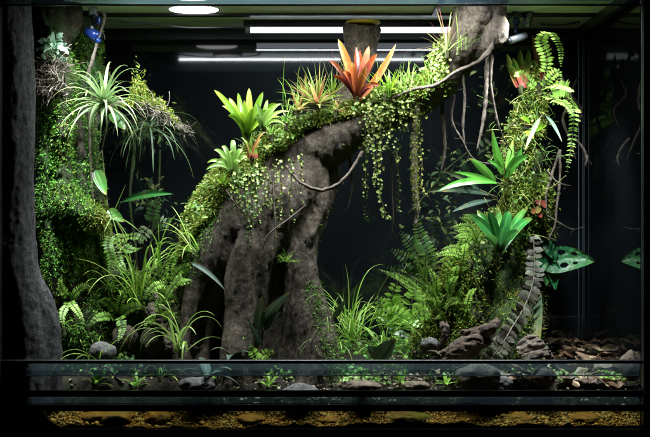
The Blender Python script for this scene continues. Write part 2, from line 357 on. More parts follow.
M = dict(
    black=plain('black_anodised', (.012, .013, .015), .35, 0, .4, var=.3),
    blackglass=plain('black_glass', (.006, .0075, .0085), .05, 0, .5),
    sideglass=plain('side_glass', (.003, .0035, .004), .02, 0, .5),
    hood=plain('hood_panel', (.66, .67, .72), .55, 0, .3, var=.25),
    silicone=plain('silicone', (.16, .2, .24), .3, 0, .5),
    lip=clear_mat('glass_lip', (.75, .85, .9), .06, .15, .09, (.26, .34, .37)),
    toplip=clear_mat('top_glass', (.8, .9, .95), .04, .2, .035, (.25, .4, .5)),
    lipedge=plain('glass_edge', (.3, .45, .5), .25, 0, .5),
    water=clear_mat('pond_water', (.93, .82, .5), .03, .02, 0, ripple=.25),
    led=plain('led_tube', (.9, .9, .9), .3, em=(.82, .93, 1), es=2.6),
    lampface=plain('lamp_face', (.9, .9, .9), .3, em=(1, 1, .97), es=4),
    alu=plain('aluminium', (.14, .15, .17), .35, .8, .5, var=.2),
    blue=plain('blue_plastic', (.005, .02, .12), .25, 0, .5),
    grey=plain('grey_plastic', (.22, .23, .25), .4, 0, .5, var=.2),
    log=bark_mat('log_bark', (.06, .044, .03), (.185, .143, .105), (.29, .24, .19), 42, (1, 1, .28), 1.2, (.07, .08, .02), .62),
    cork=bark_mat('cork_bark', (.028, .026, .027), (.085, .08, .082), (.15, .145, .145), 30, (1.6, 1.6, .3), 1.0),
    darkroot=bark_mat('dark_root', (.018, .014, .01), (.065, .05, .035), (.1, .085, .055), 40, (1, 1, .5), 1.0, (.035, .075, .014), .42),
    root=bark_mat('aerial_root', (.06, .045, .033), (.2, .155, .12), (.3, .25, .2), 70, (1, 1, .4), .8, (.09, .1, .02), .62),
    amber=bark_mat('amber_stone', (.05, .03, .008), (.15, .085, .014), (.12, .08, .02), 14, (1, 1, 1), .5, (.05, .05, .01), .5, .6),
    drift=bark_mat('driftwood', (.03, .02, .014), (.15, .105, .075), (.24, .19, .14), 50, (.5, 1, 1), .9),
    soil=bark_mat('soil', (.012, .009, .006), (.05, .035, .022), (.09, .07, .04), 60, (1, 1, 1), 1.2, (.02, .045, .008), .52),
    mossM=leaf_mat('moss', (.07, .13, .015), (.28, .42, .05), .5, .6, .3, alt=(.3, .26, .05), spec=.2),
    mossY=leaf_mat('yellow_moss', (.07, .12, .014), (.24, .36, .045), .6, .6, .3, alt=(.22, .2, .05), spec=.2),
    mossG=leaf_mat('green_moss', (.04, .14, .015), (.16, .44, .04), .5, .55, .3, alt=(.12, .34, .05), spec=.3),
    creeper=leaf_mat('creeper_leaf', (.09, .2, .03), (.15, .3, .05), .45, .35, .3, alt=(.4, .45, .14)),
    creeperG=leaf_mat('bright_creeper_leaf', (.04, .18, .02), (.1, .36, .03), .45, .4, .3, alt=(.2, .42, .06)),
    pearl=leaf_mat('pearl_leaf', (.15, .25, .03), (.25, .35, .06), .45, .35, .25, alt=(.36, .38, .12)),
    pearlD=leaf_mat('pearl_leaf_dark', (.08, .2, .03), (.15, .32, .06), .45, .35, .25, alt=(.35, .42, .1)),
    pearlY=leaf_mat('pearl_leaf_yellow', (.3, .27, .05), (.45, .36, .08), .4, .4, .25, alt=(.2, .3, .05)),
    orange=leaf_mat('orange_leaf', (.08, .014, .03), (.36, .055, .006), .3, .4, .35, alt=(.3, .06, .012), mid=(.2, .025, .025), edge=(.38, .09, .015), split=(.35, .8)),
    lime=leaf_mat('lime_leaf', (.08, .2, .01), (.22, .43, .02), .35, .35, .35, mid=(.13, .28, .015), alt=(.3, .42, .03)),
    pale=leaf_mat('pale_leaf', (.14, .26, .05), (.24, .42, .07), .3, .35, .3),
    tri=leaf_mat('tricolour_leaf', (.32, .14, .08), (.24, .4, .06), .35, .35, .3, alt=(.42, .1, .08), edge=(.5, .55, .2), split=(.05, .5)),
    redair=leaf_mat('red_air_leaf', (.2, .25, .1), (.33, .06, .08), .35, .4, .3, alt=(.25, .3, .1)),
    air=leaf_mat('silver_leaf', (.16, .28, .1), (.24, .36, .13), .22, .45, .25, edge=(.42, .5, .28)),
    airD=leaf_mat('shade_coloured_strap_leaf', (.05, .1, .05), (.09, .17, .07), .3, .45, .3),  # darker strap leaf: shade behind the air plant put into its colour
    grass=leaf_mat('grass_leaf', (.12, .3, .02), (.26, .48, .06), .35, .35, .35, alt=(.4, .55, .12)),
    grassV=leaf_mat('variegated_grass_leaf', (.2, .35, .05), (.3, .5, .1), .25, .35, .3, edge=(.6, .68, .3)),
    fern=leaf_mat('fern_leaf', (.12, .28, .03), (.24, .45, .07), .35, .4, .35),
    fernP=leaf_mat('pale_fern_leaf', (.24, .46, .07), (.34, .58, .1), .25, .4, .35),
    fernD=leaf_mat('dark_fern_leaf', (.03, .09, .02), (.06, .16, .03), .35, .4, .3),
    backleaf=leaf_mat('shade_coloured_leaf', (.012, .03, .012), (.02, .055, .018), .4, .6, .2, spec=.2),  # leaf colour darkened to stand for the gloom at the back
    dark=leaf_mat('dark_leaf', (.02, .1, .025), (.03, .2, .04), .25, .22, .2, mid=(.08, .3, .07)),
    orchid=leaf_mat('orchid_leaf', (.07, .3, .03), (.1, .42, .05), .25, .25, .3, mid=(.2, .45, .1)),
    grey_l=leaf_mat('grey_green_leaf', (.03, .065, .045), (.055, .095, .07), .3, .5, .15, spec=.25, mid=(.14, .2, .15), veins=(.03, .06, .04)),
    quilt=leaf_mat('quilted_leaf', (.006, .05, .016), (.01, .1, .028), .6, .45, .15, spec=.35, age=.3, spots=(.03, .18, .06), mid=(.03, .14, .05)),
    shingle=leaf_mat('shingle_leaf', (.035, .03, .02), (.09, .08, .056), .6, .55, .05, mid=(.05, .05, .035), alt=(.08, .095, .06), age=0, spec=.3),
    redleaf=leaf_mat('red_leaf', (.1, .015, .012), (.16, .03, .02), .3, .35, .3, alt=(.1, .06, .02)),
    cup=leaf_mat('green_red_leaf', (.3, .05, .05), (.22, .42, .05), .3, .3, .3, alt=(.45, .18, .08), split=(.2, .6)),
    dead=leaf_mat('dead_leaf', (.12, .07, .04), (.21, .135, .085), .7, .5, .12, alt=(.27, .2, .14), mid=(.16, .08, .04), veins=(.2, .11, .06), spec=.3, age=.4),
    stem=bark_mat('stem', (.07, .09, .03), (.14, .13, .06), None, 80, (1, 1, .5), .4),
    redstem=bark_mat('red_stem', (.2, .1, .05), (.3, .16, .08), None, 80, (1, 1, .5), .4),
    rock=bark_mat('river_rock', (.06, .042, .028), (.15, .115, .075), (.21, .17, .12), 20, (1, 1, 1), .6, (.05, .07, .015), .6, .7),
    rockd=bark_mat('mossy_rock', (.03, .022, .015), (.12, .09, .055), (.17, .14, .1), 30, (1, 1, 1), 1, (.06, .09, .015), .5, .8),
    rockg=bark_mat('grey_rock', (.06, .06, .055), (.15, .145, .135), (.21, .2, .19), 28, (1, 1, 1), .6),
    gravel=leaf_mat('gold_gravel', (.13, .075, .012), (.2, .12, .022), .7, .6, .0, alt=(.07, .05, .018), age=0),
    gravel3=leaf_mat('algae_gravel', (.03, .035, .01), (.05, .045, .015), .6, .6, .0, alt=(.1, .07, .025), age=0),
    gravel2=leaf_mat('dark_gravel', (.1, .08, .06), (.13, .1, .07), .6, .7, .0, alt=(.25, .2, .16)),
    sand=bark_mat('gold_sand', (.03, .02, .006), (.1, .06, .012), (.08, .05, .015), 60, (1, 1, 1), .8, (.06, .09, .015), .55),
    twig=bark_mat('pale_twig', (.08, .065, .05), (.22, .19, .15), None, 90, (1, 1, .4), .5),
    lichen=leaf_mat('lichen_leaf', (.14, .3, .16), (.3, .5, .34), .35, .5, .2, alt=(.5, .62, .5)),
    wire=plain('cable', (.015, .015, .02), .4),
    yellow=plain('yellow_cap', (.45, .3, .02), .5),
)
# ================================================================== the terrarium
XL, XR, YB, ZT = -.652, .632, .60, .915
T0 = thing('glass_terrarium', 'large glass terrarium with black bars along its front and a dark mirror-like back', 'terrarium', (0, 0, .0))
def bx(name, m, parent, *a, b=.0008):
    mb = MB(); box(mb, *a, b=b); return mb.build(name, m, parent, smooth=False)
def zf(py, y=0): return P(0, py, y)[2]
bx('back_panel', M['blackglass'], T0, XL - .004, XR + .02, YB, YB + .006, .03, ZT)
bx('side_panel', M['sideglass'], T0, XR, XR + .006, .0045, YB - .001, .03, ZT)
bx('side_panel', M['black'], T0, XL - .006, XL, .0045, YB - .001, .03, ZT)
for x in (XR - .0015, XR - .012):
    mb = MB(); tube(mb, [(x, YB - .002, .04), (x, YB - .002, ZT - .02)], [.0011] * 2, 6, n=3); mb.build('silicone_seam', M['silicone'], T0)
bx('corner_post', M['black'], T0, zf(0) * 0 + P(641.5, 0, 0)[0], P(652, 0, 0)[0], -.018, .004, -.01, .93)
mb = MB(); tube(mb, [P(642, 0, -.019), P(642, 359, -.019)], [.0007] * 2, 6, n=3); mb.build('seal', M['silicone'], T0)
bx('corner_post', M['black'], T0, P(-8, 0, 0)[0], P(2, 0, 0)[0], -.018, .004, -.01, .93)
for a, b in ((359.5, 363.2), (390, 396.3), (404.3, 410.6)):
    bx('front_bar', M['black'], T0, P(2.2, 0, 0)[0], P(641.3, 0, 0)[0], -.01, .003, zf(b), zf(a))
bx('base_rail', M['black'], T0, P(2.2, 0, 0)[0], P(641.3, 0, 0)[0], -.012, .003, -.02, zf(429))
# sloping glass lip with its bright lower edge
def slab(name, m, x0, x1, a, b, th):
    a = np.array(a); b = np.array(b); d = nrm(b - a); n = np.array([-d[1], d[0]]) * th
    V = [(x, *p) for x in (x0, x1) for p in (a, b, b + n, a + n)]
    F = [[0, 1, 2, 3], [7, 6, 5, 4], [0, 4, 5, 1], [1, 5, 6, 2], [2, 6, 7, 3], [3, 7, 4, 0]]
    mb = MB(); mb.add(V, F); return mb.build(name, m, T0, smooth=False)
xl, xr = P(26, 0, 0)[0], P(639, 0, 0)[0]
slab('glass_lip', M['lip'], xl, xr, (.002, zf(375, .002)), (.0085, zf(363.8, .0085)), .003)
bx('lip_edge', M['lipedge'], T0, xl, xr, -.0006, .0012, zf(376.1), zf(375.2), b=.0002)
slab('glass_lip', M['lip'], xl, xr, (.0035, zf(403.7, .003)), (.0062, zf(397, .0062)), .002)
bx('lip_edge', M['lipedge'], T0, xl, xr, -.0006, .0012, zf(403.9), zf(403.2), b=.0002)
# top rail and its glass edge
bx('top_rail', M['black'], T0, P(-8, 0, 0)[0], P(652, 0, 0)[0], -.004, .004, zf(6), zf(4.4))
slab('glass_lip', M['toplip'], xl - .05, xr, (-.003, zf(4.3)), (-.002, zf(-4)), .002)
# hood over the tank
HD = thing('lamp_hood', 'pale grey hood over the open top of the tank with dark cross bars', 'hood', (0, .3, .9))
hx = .36
bx('ceiling_panel', M['hood'], HD, XL, XR, .1685, .335, .912, .918)
bx('ceiling_panel', M['hood'], HD, XL, XR, .362, .59, .9125, .9185)
bx('cross_bar', M['black'], HD, XL, XR, .335, .362, .906, .917)
bx('cross_bar', M['black'], HD, XL, XR, .585, .5995, .885, .917)
bx('ceiling_panel', M['hood'], HD, XL, XR, .0, .0895, .95, .956)
for x in (XR - .02, XL + .004): bx('side_bar', M['black'], HD, x, x + .015, .0, .584, .89, .912)
mb = MB(); box(mb, .24, .252, .1, .334, .905, .9119); mb.build('strut', M['black'], HD)
# lamps, then their light plus added fill spots
def lamp(x, y, z, r, name, label):
    t = thing(name, label, 'spotlight', (x, y, z)); mb = MB(); tube(mb, [(x, y, z + .012), (x, y, z)], [r * 1.06, r * 1.06], 40, n=3); mb.build('housing', M['grey'], t)
    mb = MB(); tube(mb, [(x, y, z - .0002), (x, y, z - .002)], [r, r * .96], 40, n=3); mb.build('lens', M['lampface'], t)
    return t
lamp(-.29, .285, .912, .055, 'round_spotlight', 'round white spotlight glowing in the hood panel above the left half')
lamp(-.275, .085, .907, .04, 'round_spotlight', 'round white spotlight up front, seen only mirrored in the back panel')
def strip(x0, x1, y, z, name, label, r=.007):
    t = thing(name, label, 'LED lamp', ((x0 + x1) / 2, y, z)); mb = MB(); box(mb, x0 - .01, x1 + .01, y - .012, y + .012, z + .004, z + .02); mb.build('housing', M['black'], t)
    mb = MB(); tube(mb, [(x0, y, z), (x1, y, z)], [r, r], 14, n=3); mb.build('tube', M['led'], t)
    for x in (x0, x1): mb = MB(); tube(mb, [(x - .006, y, z), (x + .006, y, z)], [r * 1.25] * 2, 14, n=3); mb.build('end_cap', M['grey'], t)
strip(-.18, .33, .455, .892, 'led_tube_lamp', 'bright white LED tube across the top behind the grey pillar', .0085)
strip(-.42, .47, .06, .914, 'led_tube_lamp', 'long LED tube along the front edge, mirrored as a band in the back', .011)
def area(name, loc, sx, sy, pw, col=(.88, .96, 1), rot=(0, 0, 0)):
    l = bpy.data.lights.new(name, 'AREA'); l.shape = 'RECTANGLE'; l.size = sx; l.size_y = sy; l.energy = pw; l.color = col
    o = bpy.data.objects.new(name, l); o.location = loc; o.rotation_euler = rot; COL.objects.link(o)
def spot(name, loc, to, pw, ang, blend=.5, r=.025, col=(.89, .97, 1)):
    l = bpy.data.lights.new(name, 'SPOT'); l.energy = pw; l.spot_size = radians(ang); l.spot_blend = blend; l.shadow_soft_size = r; l.color = col
    o = bpy.data.objects.new(name, l); o.location = loc; o.rotation_euler = (V3(to) - V3(loc)).to_track_quat('-Z', 'Y').to_euler(); COL.objects.link(o)
area('led_light', (.075, .455, .88), .5, .012, 1.6)
area('led_light', (-.06, .06, .902), .72, .012, 5)
spot('lamp_and_fill_spot', (.22, .01, .9), (.33, .16, .76), 1.7, 80, .8)  # added fill without a fixture, lightens the log's bare upper end
spot('lamp_and_fill_spot', (-.275, .1, .898), (-.36, .24, .3), 9, 90)
spot('lamp_and_fill_spot', (-.29, .285, .905), (-.5, .22, .2), 8, 95)
spot('lamp_and_fill_spot', (-.05, .045, .90), (-.1, .12, .1), 25, 60, .9)  # added fill without a fixture, brightens the front of the stump
spot('lamp_and_fill_spot', (.14, .08, .9), (.12, .2, .6), 6.5, 110)  # added fill for the top of the arch, no fixture here
spot('lamp_and_fill_spot', (.45, .24, .9), (.44, .4, .4), 8, 85)  # added fill for the upper right column, no fixture here
spot('lamp_and_fill_spot', (-.55, .07, .9), (-.5, .21, .12), 46, 40, .9)  # added narrow fill reaching down the left mossy wall, no fixture
spot('lamp_and_fill_spot', (-.5, .1, .9), (-.52, .24, .5), 7, 80, .9)  # added fill for the upper left wall, no fixture
spot('lamp_and_fill_spot', (-.36, .06, .9), (-.42, .2, .12), 14, 50)  # added fill for the low plants at left, no fixture
spot('lamp_and_fill_spot', (.5, .05, .9), (.52, .2, .1), 16, 40, .9)  # added fill over the floor and dead leaves at right, no fixture
spot('lamp_and_fill_spot', (.24, .06, .9), (.24, .25, .12), 13, 55)  # added fill for the low plants right of the stump, no fixture
spot('lamp_and_fill_spot', (.42, .08, .90), (.44, .34, .15), 34, 80)  # added wide fill for the right column and litter, no fixture
# ---- ground, pond
def ground_h(x, y):
    p = np.stack([x, y, np.zeros_like(x)], -1)
    h = .10 + .045 * np.clip(y / .6, 0, 1) + .010 * fbm(p, 9, 4, 3) + .004 * fbm(p, 40, 3, 4)
    h += .07 * np.exp(-((x + .42) / .12) ** 2 - ((y - .42) / .14) ** 2) + .05 * np.exp(-((x + .5) / .1) ** 2 - ((y - .25) / .12) ** 2) + .035 * np.exp(-((x - .06) / .1) ** 2 - ((y - .3) / .12) ** 2)
    h += .04 * np.exp(-((x - .33) / .12) ** 2 - ((y - .36) / .14) ** 2)
    e = np.clip((y - .05) / .03, 0, 1); return .028 + (h - .028) * e * e * (3 - 2 * e)
nx, ny = 300, 130
gx, gy = np.meshgrid(np.linspace(XL + .002, XR - .002, nx), np.linspace(.045, YB - .002, ny)); gz = ground_h(gx, gy)
mb = MB(); i = np.arange(ny - 1)[:, None] * nx; j = np.arange(nx - 1)[None]
mb.add(np.stack([gx, gy, gz], -1).reshape(-1, 3), np.stack([i + j, i + j + 1, i + nx + j + 1, i + nx + j], -1).reshape(-1, 4))
GR = mb.build('ground', M['soil'], loc=(0, .3, .1)); tag(GR, 'dark mossy soil sloping up to the back of the tank', 'ground', kind='structure')
def G(px, y, dz=0):
    x = P(px, 0, y)[0]; z = float(ground_h(np.array([x]), np.array([y]))[0]); return np.array([x, y, z + dz])
def pyG(px, y): p = G(px, y); k = S * (CD + y) / CD; return 218.5 - (p[2] - CZ) / k
# pond bed and gravel
mb = MB(); gx2, gy2 = np.meshgrid(np.linspace(P(44, 0, 0)[0], XR - .003, 240), np.linspace(.0045, .058, 14))
pp = np.stack([gx2, gy2, gy2 * 0], -1); gz2 = .0355 + .006 * fbm(pp, 12, 3, 8) + .002 * fbm(pp, 80, 2, 9) + .42 * (gy2 - .0045)
i = np.arange(13)[:, None] * 240; j = np.arange(239)[None]
mb.add(np.stack([gx2, gy2, gz2], -1).reshape(-1, 3), np.stack([i + j, i + j + 1, i + 241 + j, i + 240 + j], -1).reshape(-1, 4))
BED = mb.build('pond_bed', M['sand'], loc=(0, .03, .03)); tag(BED, 'golden sand under the shallow water at the front', 'sand', kind='structure')
sb = faces_of(BED); mb = MB()
mb2 = MB()
for k in range(8):
    Pn, N = samp(sb, 800); f_ = fbm(Pn, 14, 3, 51) + R.normal(0, .35, 800) > -.1; q_ = tm_peb(); scat(mb2, Pn[f_] + N[f_] * .001, N[f_], q_, R.lognormal(-5.5, .55, int(f_.sum())).clip(.0015, .014), .4); Pn, N = Pn[~f_], N[~f_]
    scat(mb, Pn + N * .0008, N, q_, R.lognormal(-5.8, .5, len(Pn)).clip(.0013, .011), .4)
o = mb.build('gravel', M['gravel'], loc=(0, .03, .03)); tag(o, 'loose golden gravel on the bed of the shallow water', 'gravel', kind='stuff')
o = mb2.build('algae_gravel', M['gravel3'], loc=(0, .03, .03)); tag(o, 'darker algae-covered gravel among the golden gravel', 'gravel', kind='stuff')
mb = MB(); n = 160; xs = np.linspace(P(44, 0, 0)[0], XR - .002, n); zt = zf(411.3)
V = []; 
for x in xs: V += [(x, .0038, .03), (x, .0038, zt), (x, .062, zt), (x, .062, .03)]
F = [[4 * a + b, 4 * a + (b + 1) % 4, 4 * a + 4 + (b + 1) % 4, 4 * a + 4 + b] for a in range(n - 1) for b in range(4)]; F = [f[::-1] for f in F] + [[3, 2, 1, 0][::-1], [4 * n - 4, 4 * n - 3, 4 * n - 2, 4 * n - 1][::-1]]
mb.add(V, F); tag(mb.build('water', M['water'], smooth=False), 'shallow amber water behind the lowest strip of glass', 'water', kind='structure')
# rounded black filler at the left end of the base
mb = MB(); V = []; arcp = [(P(2.4, 0, 0)[0], zf(411)), (P(42, 0, 0)[0], zf(411)), (P(46, 0, 0)[0], zf(414)), (P(50, 0, 0)[0], zf(420)), (P(60, 0, 0)[0], zf(426)), (P(70, 0, 0)[0], zf(429)), (P(2.4, 0, 0)[0], zf(429))]
k = len(arcp)
for y in (-.009, .0028): V += [(x, y, z) for x, z in arcp]
mb.add(V, [[a, a + k, (a + 1) % k + k, (a + 1) % k] for a in range(k)]); mb.c.append((np.zeros((0, 3)), np.array([list(range(k))]) - 2 * k, np.zeros((0, 3)))); mb.build('corner_piece', M['black'], T0, smooth=False)
# ================================================================== central arching log
LOG = thing('arching_log', 'big grey gnarled log arching from buttress roots on the left up over the middle', 'log', (P(255, 0, .24)[0], .24, .10))
def pr(*l): return [P(a, b, c) for a, b, c, _ in l], [U(r, c) for _, _, c, r in l]
tubes = [
    pr((212, 242, .22, 24), (230, 212, .23, 30), (258, 182, .23, 34), (295, 155, .22, 28), (335, 136, .21, 23), (375, 116, .2, 19), (412, 102, .2, 15), (438, 86, .19, 13), (456, 62, .18, 15.5), (470, 38, .17, 19), (479, 10, .16, 23), (483, -15, .16, 24), (486, -40, .16, 28)),
    pr((238, 205, .26, 36), (238, 250, .27, 42), (232, 300, .285, 44), (226, 350, .29, 48), (222, 400, .29, 52)),
    pr((305, 160, .21, 22), (294, 190, .185, 24), (284, 222, .17, 20), (280, 245, .17, 12)), pr((268, 178, .2, 26), (260, 210, .175, 24), (254, 238, .165, 18)), pr((240, 195, .2, 26), (228, 225, .18, 22), (216, 250, .17, 16)),
    pr((274, 235, .2, 18), (273, 300, .215, 22), (268, 390, .215, 26)), pr((216, 255, .21, 20), (210, 320, .215, 20), (200, 390, .22, 22)), pr((500, 22, .125, 8), (497, 38, .115, 9), (488, 52, .12, 6)), pr((462, 24, .145, 7), (466, 44, .145, 8), (457, 62, .15, 5)), pr((480, 5, .125, 9), (483, 22, .125, 7)),
    pr((285, 205, .25, 32), (284, 250, .29, 30), (286, 300, .33, 32), (290, 400, .34, 34)),
    pr((215, 226, .22, 24), (204, 255, .22, 23), (192, 290, .24, 22), (180, 330, .25, 22), (168, 385, .25, 26)),
    pr((222, 222, .17, 15), (208, 252, .15, 13), (196, 285, .14, 10), (188, 325, .13, 9), (178, 385, .12, 13)),
    pr((232, 225, .17, 14), (222, 262, .165, 12), (216, 300, .17, 9), (206, 340, .15, 9), (198, 388, .13, 13)),
    pr((262, 205, .19, 22), (254, 240, .165, 19), (245, 280, .15, 17), (241, 325, .145, 17), (236, 390, .13, 24)),
    pr((280, 200, .18, 18), (274, 235, .16, 14), (262, 262, .15, 11), (256, 300, .16, 9), (256, 340, .16, 8), (252, 385, .14, 12)),
    pr((322, 150, .24, 12), (318, 185, .22, 16), (306, 220, .19, 18), (302, 258, .16, 16), (306, 300, .15, 18), (312, 335, .14, 21), (316, 390, .13, 28)),
    pr((298, 205, .19, 18), (296, 240, .17, 14), (292, 268, .165, 9), (296, 300, .16, 10), (290, 335, .15, 9), (286, 385, .14, 13)),
    pr((312, 175, .26, 12), (330, 140, .3, 12), (346, 105, .33, 12), (357, 75, .34, 13), (362, 50, .34, 15), (363, 26, .34, 17)),
    pr((318, 172, .19, 5), (322, 210, .165, 4), (313, 240, .15, 4), (318, 280, .14, 4), (320, 310, .13, 4)),
    pr((482, 60, .15, 5), (486, 48, .145, 8), (492, 30, .14, 10), (494, 8, .14, 11), (494, -20, .14, 12)),
]
WOOD = organic('trunk', tubes, .0034, M['log'], LOG, disp=((.012, 11, (1, 1, 2)), (.003, 36, (1, 1, 4)), (.0016, 100, (1, 1, 5)), (.0009, 260, (1, 1, 2))), smooth=6)
LS = faces_of(WOOD)
mb = MB(); tube(mb, [P(363, 23.5, .34), P(363, 21.5, .34)], [U(17.5, .34), U(17, .34)], 24, n=3); mb.build('foot_plate', M['yellow'], LOG)
def w_top(C, N):
    px, py = topx(C, 0); up = np.clip(N[:, 2] * 1.3 + .15 - .3 * N[:, 1], 0, 1)
    f = 1 + .9 * fbm(C, 22, 3, 12)
    lim = np.interp(px, [180, 200, 215, 235, 255, 280, 300, 330, 360, 400, 440, 450], [262, 232, 208, 188, 172, 151, 137, 124, 118, 108, 84, 76]) + 6 * fbm(C, 25, 2, 77)
    zone = (px > 180) & (px < 448) & (py < lim) & (py > lim - 75) & (C[:, 1] < .275)
    return up ** 1.5 * np.clip(f, 0, 2) * zone * np.where(px > 400, .9, 1)
def moss(name, mats, surf, n, wf, parent, sc=(.004, .010), tm=None, jit=.55, lift=0, lean=(0, 0, -.6)):
    Pn, N = samp(surf, n, wf); mb = MB(); scat(mb, Pn + N * (lift * R.random((n, 1))), N, tm or tm_blade(), R.uniform(*sc, n), jit, lean=lean)
    o = mb.build(name, mats, parent, loc=None if parent is not None else None); o['kind'] = 'stuff'; return o
moss('moss', M['mossM'], LS, 75000, w_top, LOG, (.003, .0095), lift=.008)
moss('moss', M['mossY'], LS, 32000, lambda C, N: w_top(C, N) * (fbm(C, 14, 2, 30) > 0), LOG, (.005, .012), lift=.01)
def w_side(C, N):
    px, py = topx(C, 0)
    a = np.exp(-((px - (322 + (py - 330) * .25)) / 6) ** 2) * (py > 280) * 1.2 + np.exp(-((px - (190 + (262 - py) * .55)) / 9) ** 2) * (py > 205) * (py < 285)
    return a + .015 * (fbm(C, 20, 3, 44) > .25)
moss('moss', M['mossG'], LS, 5000, w_side, LOG, (.003, .008), lift=.003)
# creeping small round-leaved plants over the top of the log (nobody could count them)
def w_creep(C, N): return w_top(C, N) * np.clip(.25 + fbm(C, 18, 3, 61), 0, 1)
Pn, N = samp(LS, 800, w_creep); mb = MB(); scat(mb, Pn + N * (R.uniform(.004, .02, (800, 1))) + [0, 0, .002], N + [0, -.5, .4], tm_disc(.2), R.uniform(.003, .0065, 800), .5)
o = mb.build('creeper_leaves', M['creeper']); tag(o, 'low carpet of small round green leaves over the top of the arching log', 'ground cover', kind='stuff')
Pn, N = samp(LS, 600, w_top); mb = MB(); scat(mb, Pn + N * R.uniform(.004, .02, (600, 1)), N + [0, -.5, .5], tm_leaf(.45), R.lognormal(-4.8, .4, 600).clip(.004, .02), .7)
for k in range(260):
    q = Pn[k]; tube(mb, arc(q, N[k] + R.normal(0, .5, 3), R.uniform(.015, .045), .6, 6, 2), .0005, 3, n=7)
o = mb.build('seedling_leaves', M['fern']); tag(o, 'mixed tiny leaves and shoots rising from the moss on the arching log', 'ground cover', kind='stuff')
def w_pearl(C, N):
    px, py = topx(C, 0); return w_top(C, N + [0, 0, .25]) * (np.exp(-((px - 385) / 32) ** 2) + np.exp(-((px - 448) / 10) ** 2) * .8 + .3 * np.exp(-((px - 285) / 35) ** 2))
def w_p2(C, N):
    px, py = topx(C, 0); return (N[:, 1] < .1) * (np.exp(-((px - 386) / 19) ** 2 - ((py - 108) / 10) ** 2) + .5 * np.exp(-((px - 443) / 6) ** 2 - ((py - 66) / 16) ** 2)) * (C[:, 1] < .275) * (px < 452)
mb = MB()
for w, n in ((w_pearl, 420), (w_p2, 750)):
    Pn, N = samp(LS, n, w); scat(mb, Pn + N * R.uniform(.004, .026, (n, 1)), N + [0, -.5, .2], tm_disc(.3, .85), R.uniform(.0045, .008, n), .45)
o = mb.build('pearl_leaves', M['pearl']); tag(o, 'mass of pale button-like leaves spilling over the log below the orange rosette', 'ground cover', kind='stuff')
# ================================================================== hanging strands
def strand(pts, y, mat_, label, lf=.0085, gap=.0046, grp='strands of round leaves hanging from the log', dens=1, tang=0, sr=.0009):
    if 225 < pts[0][0] < 310: y -= .048; pts = pts[:-1] + [(pts[-1][0], pts[-1][1] + 9)]
    pa = cat([P(a, b, y + (c if (c := (q[2] if len(q) > 2 else 0)) else 0)) for q in pts for a, b in [q[:2]]], 60)
    w = fbm(pa, 30, 2, int(R.integers(99))); pa[:, 0] += .003 * w; pa[:, 1] += .004 * fbm(pa, 24, 2, int(R.integers(99)))
    t = thing('hanging_vine', label, 'vine', pa[0], grp); mb = MB(); tube(mb, pa[::4], [sr] * 15, 5, n=45); mb.build('stem', M['stem'], t)
    L = np.linalg.norm(np.diff(pa, axis=0), axis=1).sum(); n = int(L / gap * dens); k = (np.linspace(0, 59, n)).astype(int)
    s = np.where(np.arange(n) % 2, 1, -1)[:, None]; a = R.uniform(0, pi, n)[:, None]
    off = s * np.hstack([np.cos(a), -np.abs(np.sin(a)), a * 0 - .1]) ; Pn = pa[k] + off * lf * .6
    mb = MB(); scat(mb, Pn, off * .5 + [0, -.9, .35], tm_disc(.2, 1.0), lf * .86 * R.uniform(.7, 1.15, n) * (1 - .35 * np.linspace(0, 1, n) ** 3), .35); mb.build('leaves', mat_, t)
st = 'pearl'; H = 'strand of round leaves hanging from the log, '
pl, pd, pY = M['pearl'], M['pearlD'], M['pearlY']
